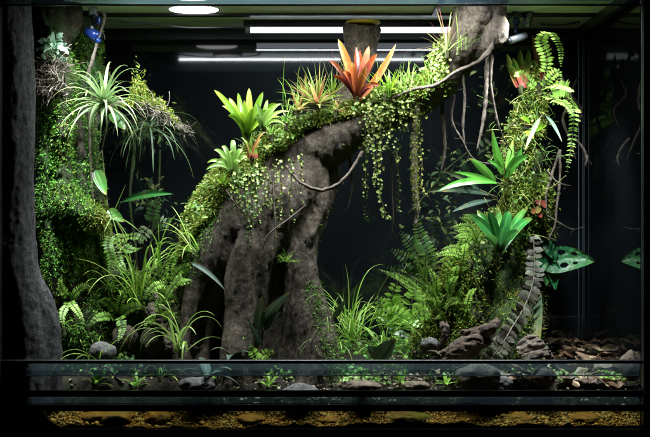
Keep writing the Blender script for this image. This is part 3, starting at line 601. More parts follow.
for pts, y, m, lab, lf in [
    ([(371, 100), (367, 130), (366, 165), (365, 196)], .165, pl, 'pale strand of round leaves hanging under the orange rosette, leftmost there', .0085),
    ([(378, 105), (377, 130), (376, 160), (379, 188), (384, 213), (389, 219)], .155, pl, 'longest pale strand of round leaves under the orange rosette, hooked at its tip', .0095),
    ([(385, 100), (384, 120), (386, 142), (388, 150)], .16, pl, 'short thick strand of pale round leaves under the orange rosette', .0095),
    ([(391, 100), (392, 125), (396, 152), (400, 163)], .17, pl, 'pale strand of round leaves just left of the thick mossy root', .008),
    ([(362, 108), (363, 135), (361, 158)], .17, pl, 'short pale strand of round leaves on the left edge of the pale curtain', .0085),
    ([(373, 102), (372, 120), (372, 148)], .15, pl, 'short pale strand of round leaves in the middle of the pale curtain', .0095),
    ([(381, 102), (381, 128), (381, 150), (380, 172)], .15, pl, 'mid-length pale strand of round leaves in the pale curtain', .0095),
    ([(397, 98), (398, 112), (399, 128)], .16, pl, 'shortest pale strand of round leaves beside the thick mossy root', .008),
    ([(421, 96), (420, 130), (421, 160), (421, 185), (425, 196)], .18, pY, 'yellowing strand of round leaves right of the thick mossy root', .0068),
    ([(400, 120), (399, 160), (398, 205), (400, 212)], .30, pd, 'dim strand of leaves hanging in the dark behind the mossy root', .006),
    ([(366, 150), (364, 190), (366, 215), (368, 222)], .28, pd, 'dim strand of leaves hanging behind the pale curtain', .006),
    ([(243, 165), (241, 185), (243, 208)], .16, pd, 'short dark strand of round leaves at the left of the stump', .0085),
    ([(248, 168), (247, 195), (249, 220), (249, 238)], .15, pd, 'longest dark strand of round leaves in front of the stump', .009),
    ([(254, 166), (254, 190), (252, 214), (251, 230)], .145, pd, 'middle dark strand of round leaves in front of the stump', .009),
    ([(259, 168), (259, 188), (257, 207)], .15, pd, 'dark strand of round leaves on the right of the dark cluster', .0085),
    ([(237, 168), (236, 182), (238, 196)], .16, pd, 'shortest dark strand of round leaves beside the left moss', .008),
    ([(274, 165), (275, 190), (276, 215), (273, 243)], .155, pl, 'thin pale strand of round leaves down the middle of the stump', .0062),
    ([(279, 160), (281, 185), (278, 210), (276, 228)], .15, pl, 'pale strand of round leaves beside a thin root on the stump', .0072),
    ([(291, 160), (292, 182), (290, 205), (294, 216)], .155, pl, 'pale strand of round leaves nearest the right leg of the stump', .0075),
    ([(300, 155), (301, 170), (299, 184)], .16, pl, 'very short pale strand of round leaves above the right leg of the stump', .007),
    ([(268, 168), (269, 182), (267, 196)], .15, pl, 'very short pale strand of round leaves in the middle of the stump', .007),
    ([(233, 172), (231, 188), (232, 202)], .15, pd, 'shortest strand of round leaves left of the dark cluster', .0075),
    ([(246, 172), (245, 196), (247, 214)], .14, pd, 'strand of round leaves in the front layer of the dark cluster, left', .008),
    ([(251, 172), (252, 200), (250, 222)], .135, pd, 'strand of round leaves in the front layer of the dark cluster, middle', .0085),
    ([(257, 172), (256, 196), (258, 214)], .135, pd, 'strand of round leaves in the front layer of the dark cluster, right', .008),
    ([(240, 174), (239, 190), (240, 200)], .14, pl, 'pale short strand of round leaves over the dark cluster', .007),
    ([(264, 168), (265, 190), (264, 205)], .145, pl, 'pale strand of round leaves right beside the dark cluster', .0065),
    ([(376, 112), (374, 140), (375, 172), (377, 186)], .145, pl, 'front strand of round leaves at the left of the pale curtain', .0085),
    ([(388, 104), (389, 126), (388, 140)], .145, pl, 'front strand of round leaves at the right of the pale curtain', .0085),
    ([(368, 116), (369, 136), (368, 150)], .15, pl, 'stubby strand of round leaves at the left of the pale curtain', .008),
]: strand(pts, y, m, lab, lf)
# ================================================================== aerial roots and lianas
def aroot(pts, r, label, mat_='root', name='hanging_root', grp='bare roots hanging from the log', hair=0, noise_=.35, mossn=0):
    if pts[0][0] < 315 and pts[0][0] > 200 and pts[0][2] < .2: pts = [(a, b, c - .035) for a, b, c in pts]
    pa = [P(*q) for q in pts]; t = MB(); tube(t, pa, [U(x) for x in np.atleast_1d(r)] if np.ndim(r) else [U(r)] * len(pa), 7, n=len(pa) * 9, noise=noise_, nsc=150)
    for k in range(hair):
        q = cat(pa, 40)[int(R.integers(4, 40))]; d = np.array([R.normal(0, .6), R.normal(0, .4), -1]); tube(t, arc(q, d, R.uniform(.008, .03), .5, 5, 1.2), .0004, 3, n=6)
    o = t.build(name, M[mat_]); tag(o, label, 'root', grp); return o
big = aroot([(415, 88, .17), (416, 120, .165), (414, 150, .165), (415, 185, .165), (417, 210, .165), (415, 226, .165)], [2.6, 2.8, 2.7, 2.6, 2.2, 1.0], 'thick mossy root hanging straight down from the middle of the log', noise_=.4)
C, N, A = faces_of(big); mb = MB(); Pn, Nn = samp((C, N, A), 1400, lambda C, N: C[:, 2] > .47); scat(mb, Pn, Nn, tm_blade(), R.uniform(.002, .006, 1400), .5, lean=(0, 0, -.6)); q = mb.build('moss', M['mossM'], big); q['kind'] = 'stuff'
for pts, r, lab, hr in [
    ([(286, 166, .15), (300, 182, .14), (318, 190, .14), (335, 186, .14), (350, 172, .15), (362, 152, .17)], [1.6, 1.7, 1.9, 1.8, 1.5, 1.2], 'woody root looping in a shallow U below the log', 4),
    ([(390, 100, .15), (412, 90, .14), (436, 85, .13), (456, 72, .12), (478, 62, .11), (492, 46, .11), (500, 25, .11)], [1.3, 1.7, 1.8, 1.9, 2.3, 2.8, 3.2], 'woody root running along the bare right end of the log', 2),
    ([(349, 148, .2), (351, 170, .2), (352, 190, .2), (348, 209, .2)], [1.8, 1.6, 1.2, .5], 'short frayed root hanging behind the looping root', 8),
    ([(442, 92, .2), (443, 120, .2), (445, 150, .2), (441, 171, .2)], [2, 2, 1.7, .6], 'grey root hanging from the log, right of the yellowing strand', 3),
    ([(455, 95, .26), (452, 120, .26), (462, 140, .26), (475, 160, .27), (500, 165, .28)], [1.2, 1.2, 1, .9, .7], 'thin dim root curving away to the right in the dark', 3),
    ([(463, 75, .16), (465, 100, .16), (463, 125, .16), (465, 146, .16)], [1.4, 1.3, 1.1, .5], 'thin straight root ending beside the orchid leaves', 2),
    ([(489, 42, .13), (487, 70, .14), (486, 95, .14), (483, 122, .14), (477, 150, .14)], [2.6, 2.2, 1.9, 1.6, .7], 'stout root falling from the top right end of the log', 4),
    ([(494, 40, .13), (491, 80, .14), (495, 110, .15), (502, 135, .16), (512, 152, .2)], [1.6, 1.3, 1.1, .9, .6], 'thin root leaning right from the top of the log', 5),
    ([(391, 150, .32), (392, 190, .32), (393, 215, .32), (392, 232, .32)], [.9, .9, .7, .4], 'faint thin root hanging far behind the thick mossy root', 2),
    ([(322, 185, .14), (324, 200, .14), (320, 214, .14)], [1.0, .8, .3], 'tiny root tuft dangling below the looping root', 12),
    ([(272, 170, .14), (274, 200, .135), (275, 235, .13), (272, 262, .13)], [1.0, 1, .8, .4], 'thin root clinging to the front of the stump', 3),
    ([(226, 190, .14), (236, 205, .135), (252, 220, .13), (262, 218, .14)], [1.0, 1, .8, .4], 'thin root wrapped across the left shoulder of the stump', 3),
    ([(262, 250, .11), (268, 235, .11), (290, 218, .12), (306, 205, .14)], [.5, .8, .8, .6], 'thin root arching up to the right leg of the stump', 2),
    ([(300, 120, .28), (288, 118, .1), (283, 112, .1)], [.5, .5, .4], 'wispy root on top of the log', 0),
]: aroot(pts, r, lab, hair=hr)
for pts, r, lab in [
    ([(96, 12, .2), (104, 14, .19), (103, 24, .19), (98, 40, .19), (92, 62, .19), (87, 78, .2), (83, 96, .22)], [1.2, 1.4, 1.6, 1.5, 1.8, 2, 2], 'pale twisted twig hanging past the blue nozzle at top left'),
    ([(56, 2, .2), (46, 25, .2), (43, 55, .2), (45, 70, .2)], [1.6, 1.5, 1.2, 1], 'thin dark root down the top of the mossy wall'),
    ([(70, 60, .25), (66, 90, .24), (72, 130, .22), (70, 170, .2)], [2, 2.4, 2.5, 2], 'brown root laid over the mossy wall above the ledge'),
    ([(88, 110, .22), (90, 150, .22), (92, 190, .22), (95, 210, .22)], [1.4, 1.3, 1.1, .8], 'straight root behind the spiky silver plant'),
]: aroot(pts, r, lab, 'twig' if 'twig' in lab else 'root', 'hanging_root', 'roots on the left wall', hair=6)
for pts, r, lab in [
    ([(556, 70, .26), (566, 88, .25), (568, 105, .25), (563, 120, .25), (570, 140, .26), (576, 160, .27)], [1.8, 2, 1.9, 1.6, 1.3, .8], 'twisting root beside the top of the mossy column'),
    ([(560, 150, .24), (552, 175, .23), (546, 195, .22), (547, 215, .22)], [1.5, 1.5, 1.3, .8], 'brown root forking down the right side of the mossy column'),
    ([(560, 150, .24), (560, 180, .22), (557, 205, .21), (555, 225, .21), (548, 240, .21)], [1.5, 1.3, 1.2, 1.1, .6], 'long crooked root right of the mossy column'),
    ([(547, 170, .21), (555, 180, .2), (562, 184, .2), (571, 186, .2)], [1, .8, .7, .4], 'short root twig pointing right from the column'),
    ([(575, 138, .26), (583, 148, .26), (587, 158, .26), (585, 166, .26)], [1.2, 1.2, 1.1, .6], 'small hooked root by the tank corner'),
    ([(545, 214, .21), (558, 222, .21), (572, 229, .22), (585, 227, .24)], [.8, .7, .6, .4], 'very thin tendril reaching right to the tank corner'),
    ([(578, 78, .3), (572, 95, .3), (582, 110, .31), (577, 128, .31)], [1.8, 1.7, 1.5, 1], 'looped root against the right wall of the tank'),
]: aroot(pts, r, lab, 'root', 'climbing_root', 'roots on the right column', hair=4)
for pts, r, lab in [
    ([(132, 100, .48), (134, 150, .48), (130, 200, .48), (136, 260, .48), (132, 330, .48)], [1.6, 2, 1.7, 2, 3], 'dim woody root standing in the dark behind the silvery air plant'),
    ([(160, 150, .5), (158, 200, .5), (150, 250, .5), (152, 330, .5)], [1, 1.2, 1.4, 2], 'very dim thin root in the dark left of the stump'),
    ([(407, 215, .52), (430, 190, .5), (446, 170, .5), (470, 150, .5)], [1, 1, .8, .5], 'very dim root slanting in the dark right of the pale curtain'),
]: aroot(pts, r, lab, 'darkroot', 'climbing_root', 'roots standing in the dark at the back', hair=14)
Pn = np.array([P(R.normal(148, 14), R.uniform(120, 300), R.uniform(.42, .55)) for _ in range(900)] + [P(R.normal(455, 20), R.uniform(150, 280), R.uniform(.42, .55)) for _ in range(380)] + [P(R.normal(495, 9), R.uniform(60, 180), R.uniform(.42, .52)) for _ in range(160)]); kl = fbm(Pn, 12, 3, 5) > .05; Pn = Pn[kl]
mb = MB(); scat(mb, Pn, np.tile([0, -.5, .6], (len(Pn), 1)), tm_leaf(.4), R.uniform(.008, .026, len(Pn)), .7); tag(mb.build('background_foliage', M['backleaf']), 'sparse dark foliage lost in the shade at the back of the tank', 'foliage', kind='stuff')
# ================================================================== left cork trunk
CT = thing('cork_trunk', 'tall dark cork trunk standing at the left end of the tank', 'trunk', G(20, .1))
tb = [pr((8, -20, .05, 20), (10, 20, .05, 22), (13, 60, .05, 22), (14, 120, .05, 22), (14, 200, .05, 22), (15, 270, .05, 24), (24, 310, .062, 28), (28, 350, .065, 30), (28, 410, .065, 31)),
      pr((20, 10, .06, 10), (28, 50, .06, 8), (30, 120, .06, 7), (30, 180, .06, 6), (31, 260, .06, 7), (44, 300, .06, 10), (49, 340, .06, 12), (49, 400, .06, 13)),
      pr((10, 240, .04, 8), (24, 290, .035, 8), (30, 340, .03, 9), (32, 400, .03, 9)),
      pr((22, 100, .04, 5), (25, 180, .04, 5), (23, 250, .04, 5), (12, 300, .03, 6))]
CTW = organic('bark', tb, .0045, M['cork'], CT, disp=((.004, 16, (1, 1, 5)), (.002, 55, (1, 1, 6)), (.0012, 130, (1, 1, 5)), (.001, 280, (1, 1, 2))), smooth=3)
# ================================================================== mossy root wall on the left
RW = thing('mossy_root_wall', 'wall of tangled dark roots covered in green moss behind the cork trunk', 'root wall', G(75, .3))
tb = [pr((50, -25, .2, 22), (56, 20, .2, 22), (54, 60, .21, 16), (58, 110, .22, 16), (56, 170, .22, 16), (54, 230, .22, 18), (60, 290, .22, 22), (68, 330, .2, 26), (74, 395, .2, 32)),
      pr((78, 20, .33, 18), (84, 60, .34, 14), (80, 110, .32, 14), (84, 160, .3, 13), (86, 210, .28, 14), (88, 260, .27, 12), (96, 310, .27, 18), (104, 390, .27, 26)),
      pr((62, 5, .24, 14), (66, 80, .19, 7), (62, 120, .18, 6), (66, 160, .18, 7), (64, 200, .17, 8), (72, 240, .17, 7), (70, 290, .16, 8), (76, 350, .15, 10)),
      pr((50, 195, .2, 12), (70, 205, .17, 13), (92, 218, .15, 10), (104, 224, .15, 7)),
      pr((48, 120, .2, 8), (46, 180, .18, 8), (50, 240, .16, 8), (56, 300, .15, 10)),
      pr((80, 120, .22, 5), (78, 160, .21, 6), (82, 200, .2, 6), (80, 235, .18, 7), (86, 280, .18, 6), (90, 330, .17, 9)),
      pr((96, 225, .2, 7), (100, 255, .2, 6), (104, 285, .2, 8), (92, 320, .18, 10), (84, 370, .16, 12)),
      pr((100, 268, .26, 10), (116, 280, .24, 12), (134, 284, .22, 12), (150, 296, .2, 11), (164, 315, .19, 12), (172, 350, .18, 14)),
      pr((118, 290, .28, 15), (126, 315, .26, 14), (134, 345, .24, 16), (140, 390, .24, 22))]
RWW = organic('roots', tb, .0045, M['darkroot'], RW, disp=((.012, 20, (1, 1, 2)), (.006, 50, (1, 1, 2)), (.003, 120, (1, 1, 1.5))), smooth=2)
RS = faces_of(RWW)
def w_rw(C, N):
    px, py = topx(C, 0); f = np.clip(.28 + fbm(C, 16, 3, 71, (1, 1, 2)), 0, 1); return f * (.35 + np.clip(N[:, 2] + .3, 0, 1)) * (py > 30) * (px < 190) + .25 * (py > 180) * (py < 215) * (px < 100)
moss('moss', M['mossG'], RS, 52000, w_rw, RW, (.003, .009), lift=.010)
moss('moss', M['mossM'], RS, 18000, lambda C, N: w_rw(C, N) * np.clip(fbm(C, 9, 2, 90) + .2, 0, 1), RW, (.004, .011), lift=.008)
moss('moss', M['mossY'], RS, 3500, lambda C, N: np.exp(-((topx(C, 0)[0] - 102) / 12) ** 2 - ((topx(C, 0)[1] - 222) / 14) ** 2), RW, (.004, .011), lift=.008)
Pn, N = samp(RS, 1500, lambda C, N: w_rw(C, N) * (topx(C, 0)[1] > 95) + .6 * (topx(C, 0)[1] > 270) * (topx(C, 0)[0] > 52) * np.clip(N[:, 2] + .6, 0, 1))
mb = MB(); scat(mb, Pn + N * R.uniform(.002, .014, (len(Pn), 1)), N + [.2, -.3, .5], tm_leaf(.5), R.uniform(.004, .009, len(Pn)), .5)
tag(mb.build('creeper_leaves', M['creeperG']), 'small bright green leaves creeping over the mossy wall on the left', 'ground cover', kind='stuff')
# fibrous root tangle and leafy lichen at the top of the wall
mb = MB()
for k in range(260):
    q = P(R.uniform(40, 66), R.uniform(56, 92), R.uniform(.14, .17)); tube(mb, arc(q, R.normal(0, 1, 3) + [0, -.2, -.5], R.uniform(.02, .05), .8, 6, 3.5), R.uniform(.0004, .0009), 3, n=8)
o = mb.build('root_fibres', M['twig']); o.data.materials[0] = M['root']; tag(o, 'dense tangle of fine brown root fibres high on the left wall', 'roots', kind='stuff')
t = thing('leafy_lichen', 'pale green leafy clump sitting on the root fibres high on the left wall', 'plant', P(53, 58, .16))
mb = MB(); 
for k in range(130):
    q = P(R.normal(52, 5), R.normal(47, 5.5), .16 + R.normal(0, .01)); n0 = nrm(np.array([R.normal(0, .6), -1, R.normal(.4, .6)])); scat(mb, q[None], n0[None], tm_leaf(.6), R.uniform(.012, .02), .8)
mb.build('leaves', M['lichen'], t); mb = MB(); tube(mb, [P(53, 62, .17), P(52, 45, .175)], [.006, .004], 7); mb.build('stem', M['stem'], t)
# ================================================================== right mossy column
RC = thing('mossy_column', 'upright mossy column wrapped in climbing plants on the right', 'column', G(495, .3))
tb = [pr((543, 60, .29, 5), (538, 85, .28, 9), (530, 115, .27, 12), (524, 150, .27, 14), (526, 190, .27, 15), (520, 225, .28, 18), (510, 260, .28, 26), (498, 300, .28, 36), (492, 345, .28, 42), (490, 400, .28, 46)),
      pr((538, 150, .25, 7), (536, 190, .25, 8), (540, 230, .26, 7), (534, 280, .26, 8), (524, 330, .25, 11), (520, 390, .24, 14)),
      pr((505, 215, .25, 7), (488, 245, .25, 14), (470, 280, .26, 20), (455, 320, .26, 18), (440, 370, .25, 20)),
      pr((480, 300, .22, 8), (468, 325, .2, 6), (462, 345, .19, 5), (455, 375, .18, 7)),
      pr((500, 290, .2, 8), (494, 320, .19, 8), (500, 350, .18, 8), (508, 385, .17, 10)),
      pr((466, 262, .24, 12), (452, 290, .23, 12), (440, 325, .22, 12), (425, 360, .22, 15))]
RCW = organic('cork', tb, .0045, M['darkroot'], RC, disp=((.012, 20, (1, 1, 2)), (.006, 50, (1, 1, 2)), (.003, 120, (1, 1, 1.5))), smooth=2)
CS = faces_of(RCW)
def w_rc(C, N):
    px, py = topx(C, 0); return np.clip(.35 + fbm(C, 18, 3, 21), 0, 1) * np.where(py < 235, 1.6, np.where(px < 470, .8, .12)) * (py < 345) * (.4 + np.clip(N[:, 2], 0, 1))
Pn, N = samp(CS, 700); mb = MB()
for q, nn in zip(Pn, N): tube(mb, arc(q, nn + R.normal(0, .5, 3) + [0, 0, -.6], R.uniform(.012, .04), 1.4, 5, 2), R.uniform(.0004, .001), 3, n=6)
q = mb.build('root_fibres', M['drift'], RC); q['kind'] = 'stuff'
moss('moss', M['mossM'], CS, 22000, w_rc, RC, (.005, .013), lift=.012)
moss('moss', M['mossY'], CS, 9000, lambda C, N: w_rc(C, N) * (topx(C, 0)[1] < 240), RC, (.005, .013), lift=.014)
moss('moss', M['mossG'], CS, 14000, lambda C, N: (.15 + w_rc(C, N)) * (topx(C, 0)[1] > 180) * np.where((topx(C, 0)[0] > 474) & (topx(C, 0)[1] > 255), .2, 1), RC, (.004, .01), lift=.012)
moss('moss', M['mossM'], CS, 9000, lambda C, N: np.clip(.1 + fbm(C, 25, 3, 8), 0, 1) * (topx(C, 0)[1] > 230) * np.where(topx(C, 0)[0] > 474, .2, 1), RC, (.004, .012), lift=.015)
Pn, N = samp(CS, 800, lambda C, N: (topx(C, 0)[1] < 250) * (N[:, 1] < .1) * 1. + .12 * (topx(C, 0)[0] < 470))
mb = MB(); scat(mb, Pn + N * R.uniform(.004, .03, (800, 1)), N + [0, -.5, .3], tm_leaf(.7), R.lognormal(-5.1, .35, 800), .5)
for k in range(190):
    q = P(R.normal(524, 12), R.uniform(90, 235), .24 + R.normal(0, .015)); tube(mb, arc(q, R.normal(0, 1, 3) + [0, -.4, .1], R.uniform(.03, .08), 1.2, 7, 2.5), .0006, 3, n=9)
tag(mb.build('creeper_leaves', M['creeper']), 'fine yellow-green creeper leaves and stems wrapped round the right column', 'ground cover', kind='stuff')
# ================================================================== rosettes
def ros(name, label, at, mat_, cat_='bromeliad', grp=None, leaves=(), W_=8, core=None, fold=.35, prof='taper', face=True, sag=6, rnd=None, rmat=None, stemh=0):
    b = np.array(at); t = thing(name, label, cat_, b, grp); mb = MB()
    for l in leaves:
        tx, ty, dy = l[:3]; w = l[3] if len(l) > 3 else W_; sg = l[4] if len(l) > 4 else sag
        leaf_to(mb, b + np.array([R.normal(0, .003), 0, 0]), P(tx, ty, b[1] + dy), U(w), U(sg), prof, fold, face, n=11, across=4, tocam=R.uniform(0, .008))
    if rnd: rosette(mb, b, **rnd)
    mb.build('leaves', M[mat_], t)
    mb = MB(); tube(mb, [b - [0, 0, .014], b + [0, 0, .006]], [.004, .006], 8); mb.build('stem', M['stem'], t); return t
B0 = P(357, 99, .17)
ros('bromeliad', 'orange bromeliad with broad upright leaves on top of the log', B0, 'orange', leaves=[(338, 39, -.01, 8, 3), (329, 60, .0, 5), (346, 50, .02, 6, 0), (356, 47, .03, 7, 0), (369, 46, .01, 8, 2), (377, 54, -.01, 7), (396, 44, .0, 7, -6), (333, 76, -.04, 5), (380, 86, -.04, 6), (352, 62, -.03, 7, 2), (366, 66, -.04, 7, 2), (343, 72, -.03, 7), (374, 88, -.05, 6), (360, 50, .05, 7, 0)], prof='strap')
ros('bromeliad', 'yellow-green bromeliad with wide strap leaves on the left shoulder of the log', P(247, 137, .18), 'lime', leaves=[(214, 90, -.01, 7, 4), (229, 98, .02, 6, 4), (240, 112, -.03, 6), (249, 88, .02, 7, 2), (263, 92, .01, 7, 2), (276, 103, .0, 6, 6), (228, 116, -.03, 6, 7), (280, 117, -.02, 5), (253, 108, -.04, 7, 2), (238, 93, .05, 6, 2), (222, 106, .03, 5, 6), (268, 110, -.03, 6, 4), (244, 100, -.01, 6, 1)], prof='strap')
ros('bromeliad', 'pale feathery green bromeliad tucked right of the yellow-green one', P(264, 128, .15), 'pale', leaves=[(255, 104, 0, 6), (268, 100, .02, 6), (282, 104, 0, 7), (290, 112, -.02, 6), (272, 110, -.04, 6), (252, 120, -.03, 5), (286, 126, -.04, 5)])
ros('bromeliad', 'small light green bromeliad low on the left edge of the log', P(232, 172, .14), 'pale', leaves=[(214, 150, 0, 5), (222, 146, .02, 5), (230, 152, -.02, 6), (233, 140, .02, 6), (243, 150, 0, 5), (216, 163, -.03, 5), (207, 163, 0, 4), (240, 162, -.03, 5), (248, 158, 0, 5), (206, 170, -.02, 4)], prof='strap')
ros('bromeliad', 'tiny red-based bromeliad standing in the creepers on the log', P(252, 158, .12), 'cup', leaves=[(252, 132, 0, 5, 0), (244, 142, 0, 4), (262, 140, 0, 4), (249, 146, -.02, 5, 0), (256, 146, -.02, 5, 0), (240, 138, .01, 3), (266, 132, .0, 3)])
ros('bromeliad', 'spiky yellow-green bromeliad with reddish bases left of the orange one', P(318, 106, .16), 'tri', W_=4, rnd=dict(n=44, L=(.05, .1), Wd=.0085, el=(8, 80), droop=.35))
ros('bromeliad', 'small spiky green bromeliad right of the orange one', P(390, 92, .15), 'lime', W_=4, rnd=dict(n=22, L=(.035, .065), Wd=.007, el=(10, 75), droop=.4))
ros('bromeliad', 'spiky green and red tuft on the left slope of the log top', P(298, 112, .14), 'tri', W_=4, rnd=dict(n=24, L=(.03, .065), Wd=.006, el=(10, 75), droop=.5))
for q_, m_, n_, L_, lab_ in [((306, 100, .2), 'tri', 26, (.04, .08), 'upright spiky rosette with yellow edges behind the left slope tuft'), ((332, 98, .2), 'lime', 20, (.04, .07), 'lime spiky rosette close to the left side of the orange bromeliad'), ((286, 124, .13), 'fern', 18, (.02, .045), 'low dark green spiky rosette below the left slope tuft'), ((336, 112, .13), 'tri', 18, (.02, .045), 'low reddish spiky rosette in front of the orange bromeliad base'), ((410, 86, .18), 'grassV', 22, (.03, .06), 'pale spiky rosette on the log above the thick mossy root'), ((271, 136, .13), 'pale', 16, (.02, .04), 'tiny pale rosette under the feathery bromeliad'), ((222, 186, .13), 'lime', 16, (.02, .04), 'tiny lime rosette lowest on the left edge of the log')]:
    ros('bromeliad', lab_, P(*q_), m_, rnd=dict(n=n_, L=L_, Wd=.0048, el=(5, 82), droop=.5))
ros('air_plant', 'thin-leaved reddish air plant on the log beside its bare upper end', P(447, 52, .13), 'redair', 'air plant', rnd=dict(n=34, L=(.05, .12), Wd=.004, el=(5, 80), droop=.5, prof='grass'))
ros('air_plant', 'silvery spiky air plant with long drooping leaves on the left wall', P(104, 104, .13), 'air', 'air plant', rnd=dict(n=56, L=(.07, .135), Wd=.0088, el=(-28, 72), droop=1.25, prof='taper'))
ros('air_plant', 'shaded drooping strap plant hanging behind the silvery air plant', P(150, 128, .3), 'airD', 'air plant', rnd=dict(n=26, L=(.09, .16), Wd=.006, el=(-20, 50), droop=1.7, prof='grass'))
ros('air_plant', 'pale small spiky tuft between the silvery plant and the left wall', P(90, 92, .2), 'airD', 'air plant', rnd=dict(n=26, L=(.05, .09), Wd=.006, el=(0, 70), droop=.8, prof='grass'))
ros('bromeliad', 'cup-shaped green and red bromeliad at the top of the right column', P(521, 88, .24), 'cup', leaves=[(507, 54, 0, 8, -4), (513, 58, -.03, 9, -3), (520, 50, .02, 8, 0), (529, 50, 0, 7, 0), (524, 62, -.04, 10, -2), (534, 60, 0, 6), (505, 66, -.01, 6)], prof='strap')
ros('bromeliad', 'dark red bromeliad with tall narrow leaves at the top of the right column', P(544, 82, .25), 'redleaf', leaves=[(532, 35, 0, 6, -2), (541, 44, -.02, 8, 0), (550, 42, 0, 9, 1), (546, 56, -.04, 7, 0), (537, 58, -.03, 6), (555, 58, 0, 6)], prof='strap')
ros('bromeliad', 'dark glossy green bromeliad low on the right column', P(500, 250, .17), 'dark', leaves=[(469, 214, 0, 10, 4), (477, 210, .03, 9, 2), (488, 212, -.04, 9), (509, 211, -.03, 11, 4), (498, 206, .04, 9, 0), (533, 218, 0, 9, 6), (528, 208, .03, 8), (519, 232, -.05, 9, 5), (482, 236, -.06, 8, 5), (504, 226, -.07, 9, 3), (530, 236, .01, 7)], prof='strap')
for b, tip, w, lab in []: pass
def leafset(name, label, base, lv, mat_, catg='plant', stems=True, prof='lance', grp=None, wave=0, fold=.25, sm='stem', across=4, sr=.0012):
    b = np.array(base); t = thing(name, label, catg, b, grp)
    for i, (q0, q1, w, sg) in enumerate(lv):
        a = P(*q0); e = P(*q1); mb = MB(); leaf_to(mb, a, e, U(w), U(sg), prof, fold, True, n=15, wave=wave, across=across); mb.build('leaf', M[mat_], t)
        if stems and np.linalg.norm(a - b) > .004: mb = MB(); m = (a + b) / 2 + [0, -.004, .006]; tube(mb, [b, m, a], [sr] * 3, 6); mb.build('stem', M[sm], t)
    return t
leafset('orchid', 'orchid with bright lance-shaped leaves reaching left from the right column', P(512, 192, .22), [((496, 183, .18), (469, 158, .16), 8, 2), ((497, 183, .17), (438, 191, .13), 8, 5), ((497, 184, .2), (454, 172, .22), 5, 2)], 'orchid', 'orchid')
leafset('orchid', 'dim bluish orchid leaves in the dark behind the bright orchid', P(500, 205, .3), [((492, 195, .3), (428, 192, .28), 6, 4), ((480, 190, .3), (443, 172, .3), 6, 4), ((492, 200, .3), (452, 212, .28), 6, 2)], 'grey_l', 'orchid')
leafset('epiphyte', 'plant with upright green and grey leaves on the right column above the orchid', P(508, 178, .22), [((507, 176, .2), (513, 140, .2), 7, 0), ((503, 175, .2), (492, 128, .18), 8, -5), ((505, 178, .19), (522, 148, .18), 9, 0), ((503, 170, .18), (488, 160, .17), 5, 1), ((502, 166, .19), (496, 150, .19), 6, 0), ((510, 170, .18), (528, 157, .16), 9, 3)], 'orchid')
leafset('hanging_leaf_plant', 'single long grey-green leaf hanging from the right column top', P(545, 118, .2), [((540, 118, .19), (525, 150, .17), 5, 2), ((546, 116, .19), (562, 142, .17), 4, 3)], 'grey_l')
leafset('long_leaf_plant', 'single long narrow dark green leaf reaching right from the left wall', P(118, 212, .18), [((122, 202, .17), (173, 194, .14), 7, 3)], 'dark', fold=.4)
leafset('round_leaf_plant', 'plant with broad dim green leaves behind the silvery air plant', P(102, 150, .26), [((112, 112, .25), (125, 130, .22), 14, 0), ((96, 170, .24), (106, 195, .22), 13, 0), ((108, 210, .22), (124, 222, .2), 11, 0)], 'dark', prof='ovate')
leafset('spindly_plant', 'spindly plant with thin radiating stems beside the moss ledge', P(112, 216, .16), [((112, 216, .16), (104, 232, .13), 2, 0), ((112, 216, .16), (130, 240, .12), 1.6, 2), ((112, 216, .16), (140, 232, .12), 1.6, 3), ((112, 216, .16), (92, 210, .13), 1.6, 2), ((112, 216, .16), (103, 196, .15), 1.6, 0), ((112, 216, .16), (126, 184, .15), 1.6, 0), ((112, 216, .16), (122, 248, .13), 1.6, 0)], 'fernP', prof='grass')
BL = leafset('large_leaf_plant', 'large hanging grey-green ribbed leaves behind the shingle vine', P(528, 236, .3), [((524, 284, .26), (539, 343, .22), 34, 6), ((514, 284, .28), (508, 330, .26), 22, 4), ((520, 240, .27), (512, 286, .25), 16, 4)], 'grey_l', prof='ovate', fold=.15)
# the quilted leaves with holes
def holed(t, a, b, w, holes, m, sg):
    mb = MB(); leaf_to(mb, a, b, w, sg, 'ovate', .1, True, n=60, across=30); V, F, A = mb.c[0]
    c = A[F].mean(1); keep = np.ones(len(F), bool)
    for s0, t0, rs, rt in holes: keep &= ((c[:, 0] - s0) / rs) ** 2 + ((c[:, 1] - t0) / rt) ** 2 > 1
    V = V + np.outer(.0022 * fbm(V, 90, 2, 7) + .008 * (A[:, 0] - .5) ** 2 * 4 - .003 * A[:, 1] ** 2, [0, -1, -.1]); used = np.unique(F[keep]); mp = np.full(len(V), -1); mp[used] = np.arange(len(used))
    mb.c[0] = (V[used], mp[F[keep]], A[used]); mb.build('leaf', M[m], t)
t = thing('holey_leaf_plant', 'glossy quilted green leaf with dark holes pointing right to the tank corner', 'plant', P(538, 258, .26))
holed(t, P(541, 263, .24), P(594, 261, .2), U(31), [(.22, .38, .1, .075), (.74, .44, .11, .08), (.25, .62, .08, .06), (.7, .66, .07, .05), (.35, .18, .06, .04), (.68, .24, .07, .05), (.34, .8, .04, .03), (.62, .12, .05, .03)], 'quilt', U(3))
holed(t, P(540, 270, .25), P(556, 288, .22), U(22), [(.7, .5, .08, .06)], 'quilt', U(3))
mb = MB(); tube(mb, [P(538, 258, .26), P(543, 262, .24)], [.0018] * 2, 6); mb.build('stem', M['stem'], t)
t = thing('holey_leaf_plant', 'cluster of wrinkled dark green leaves climbing beside the shingle vine', 'plant', P(538, 262, .25))
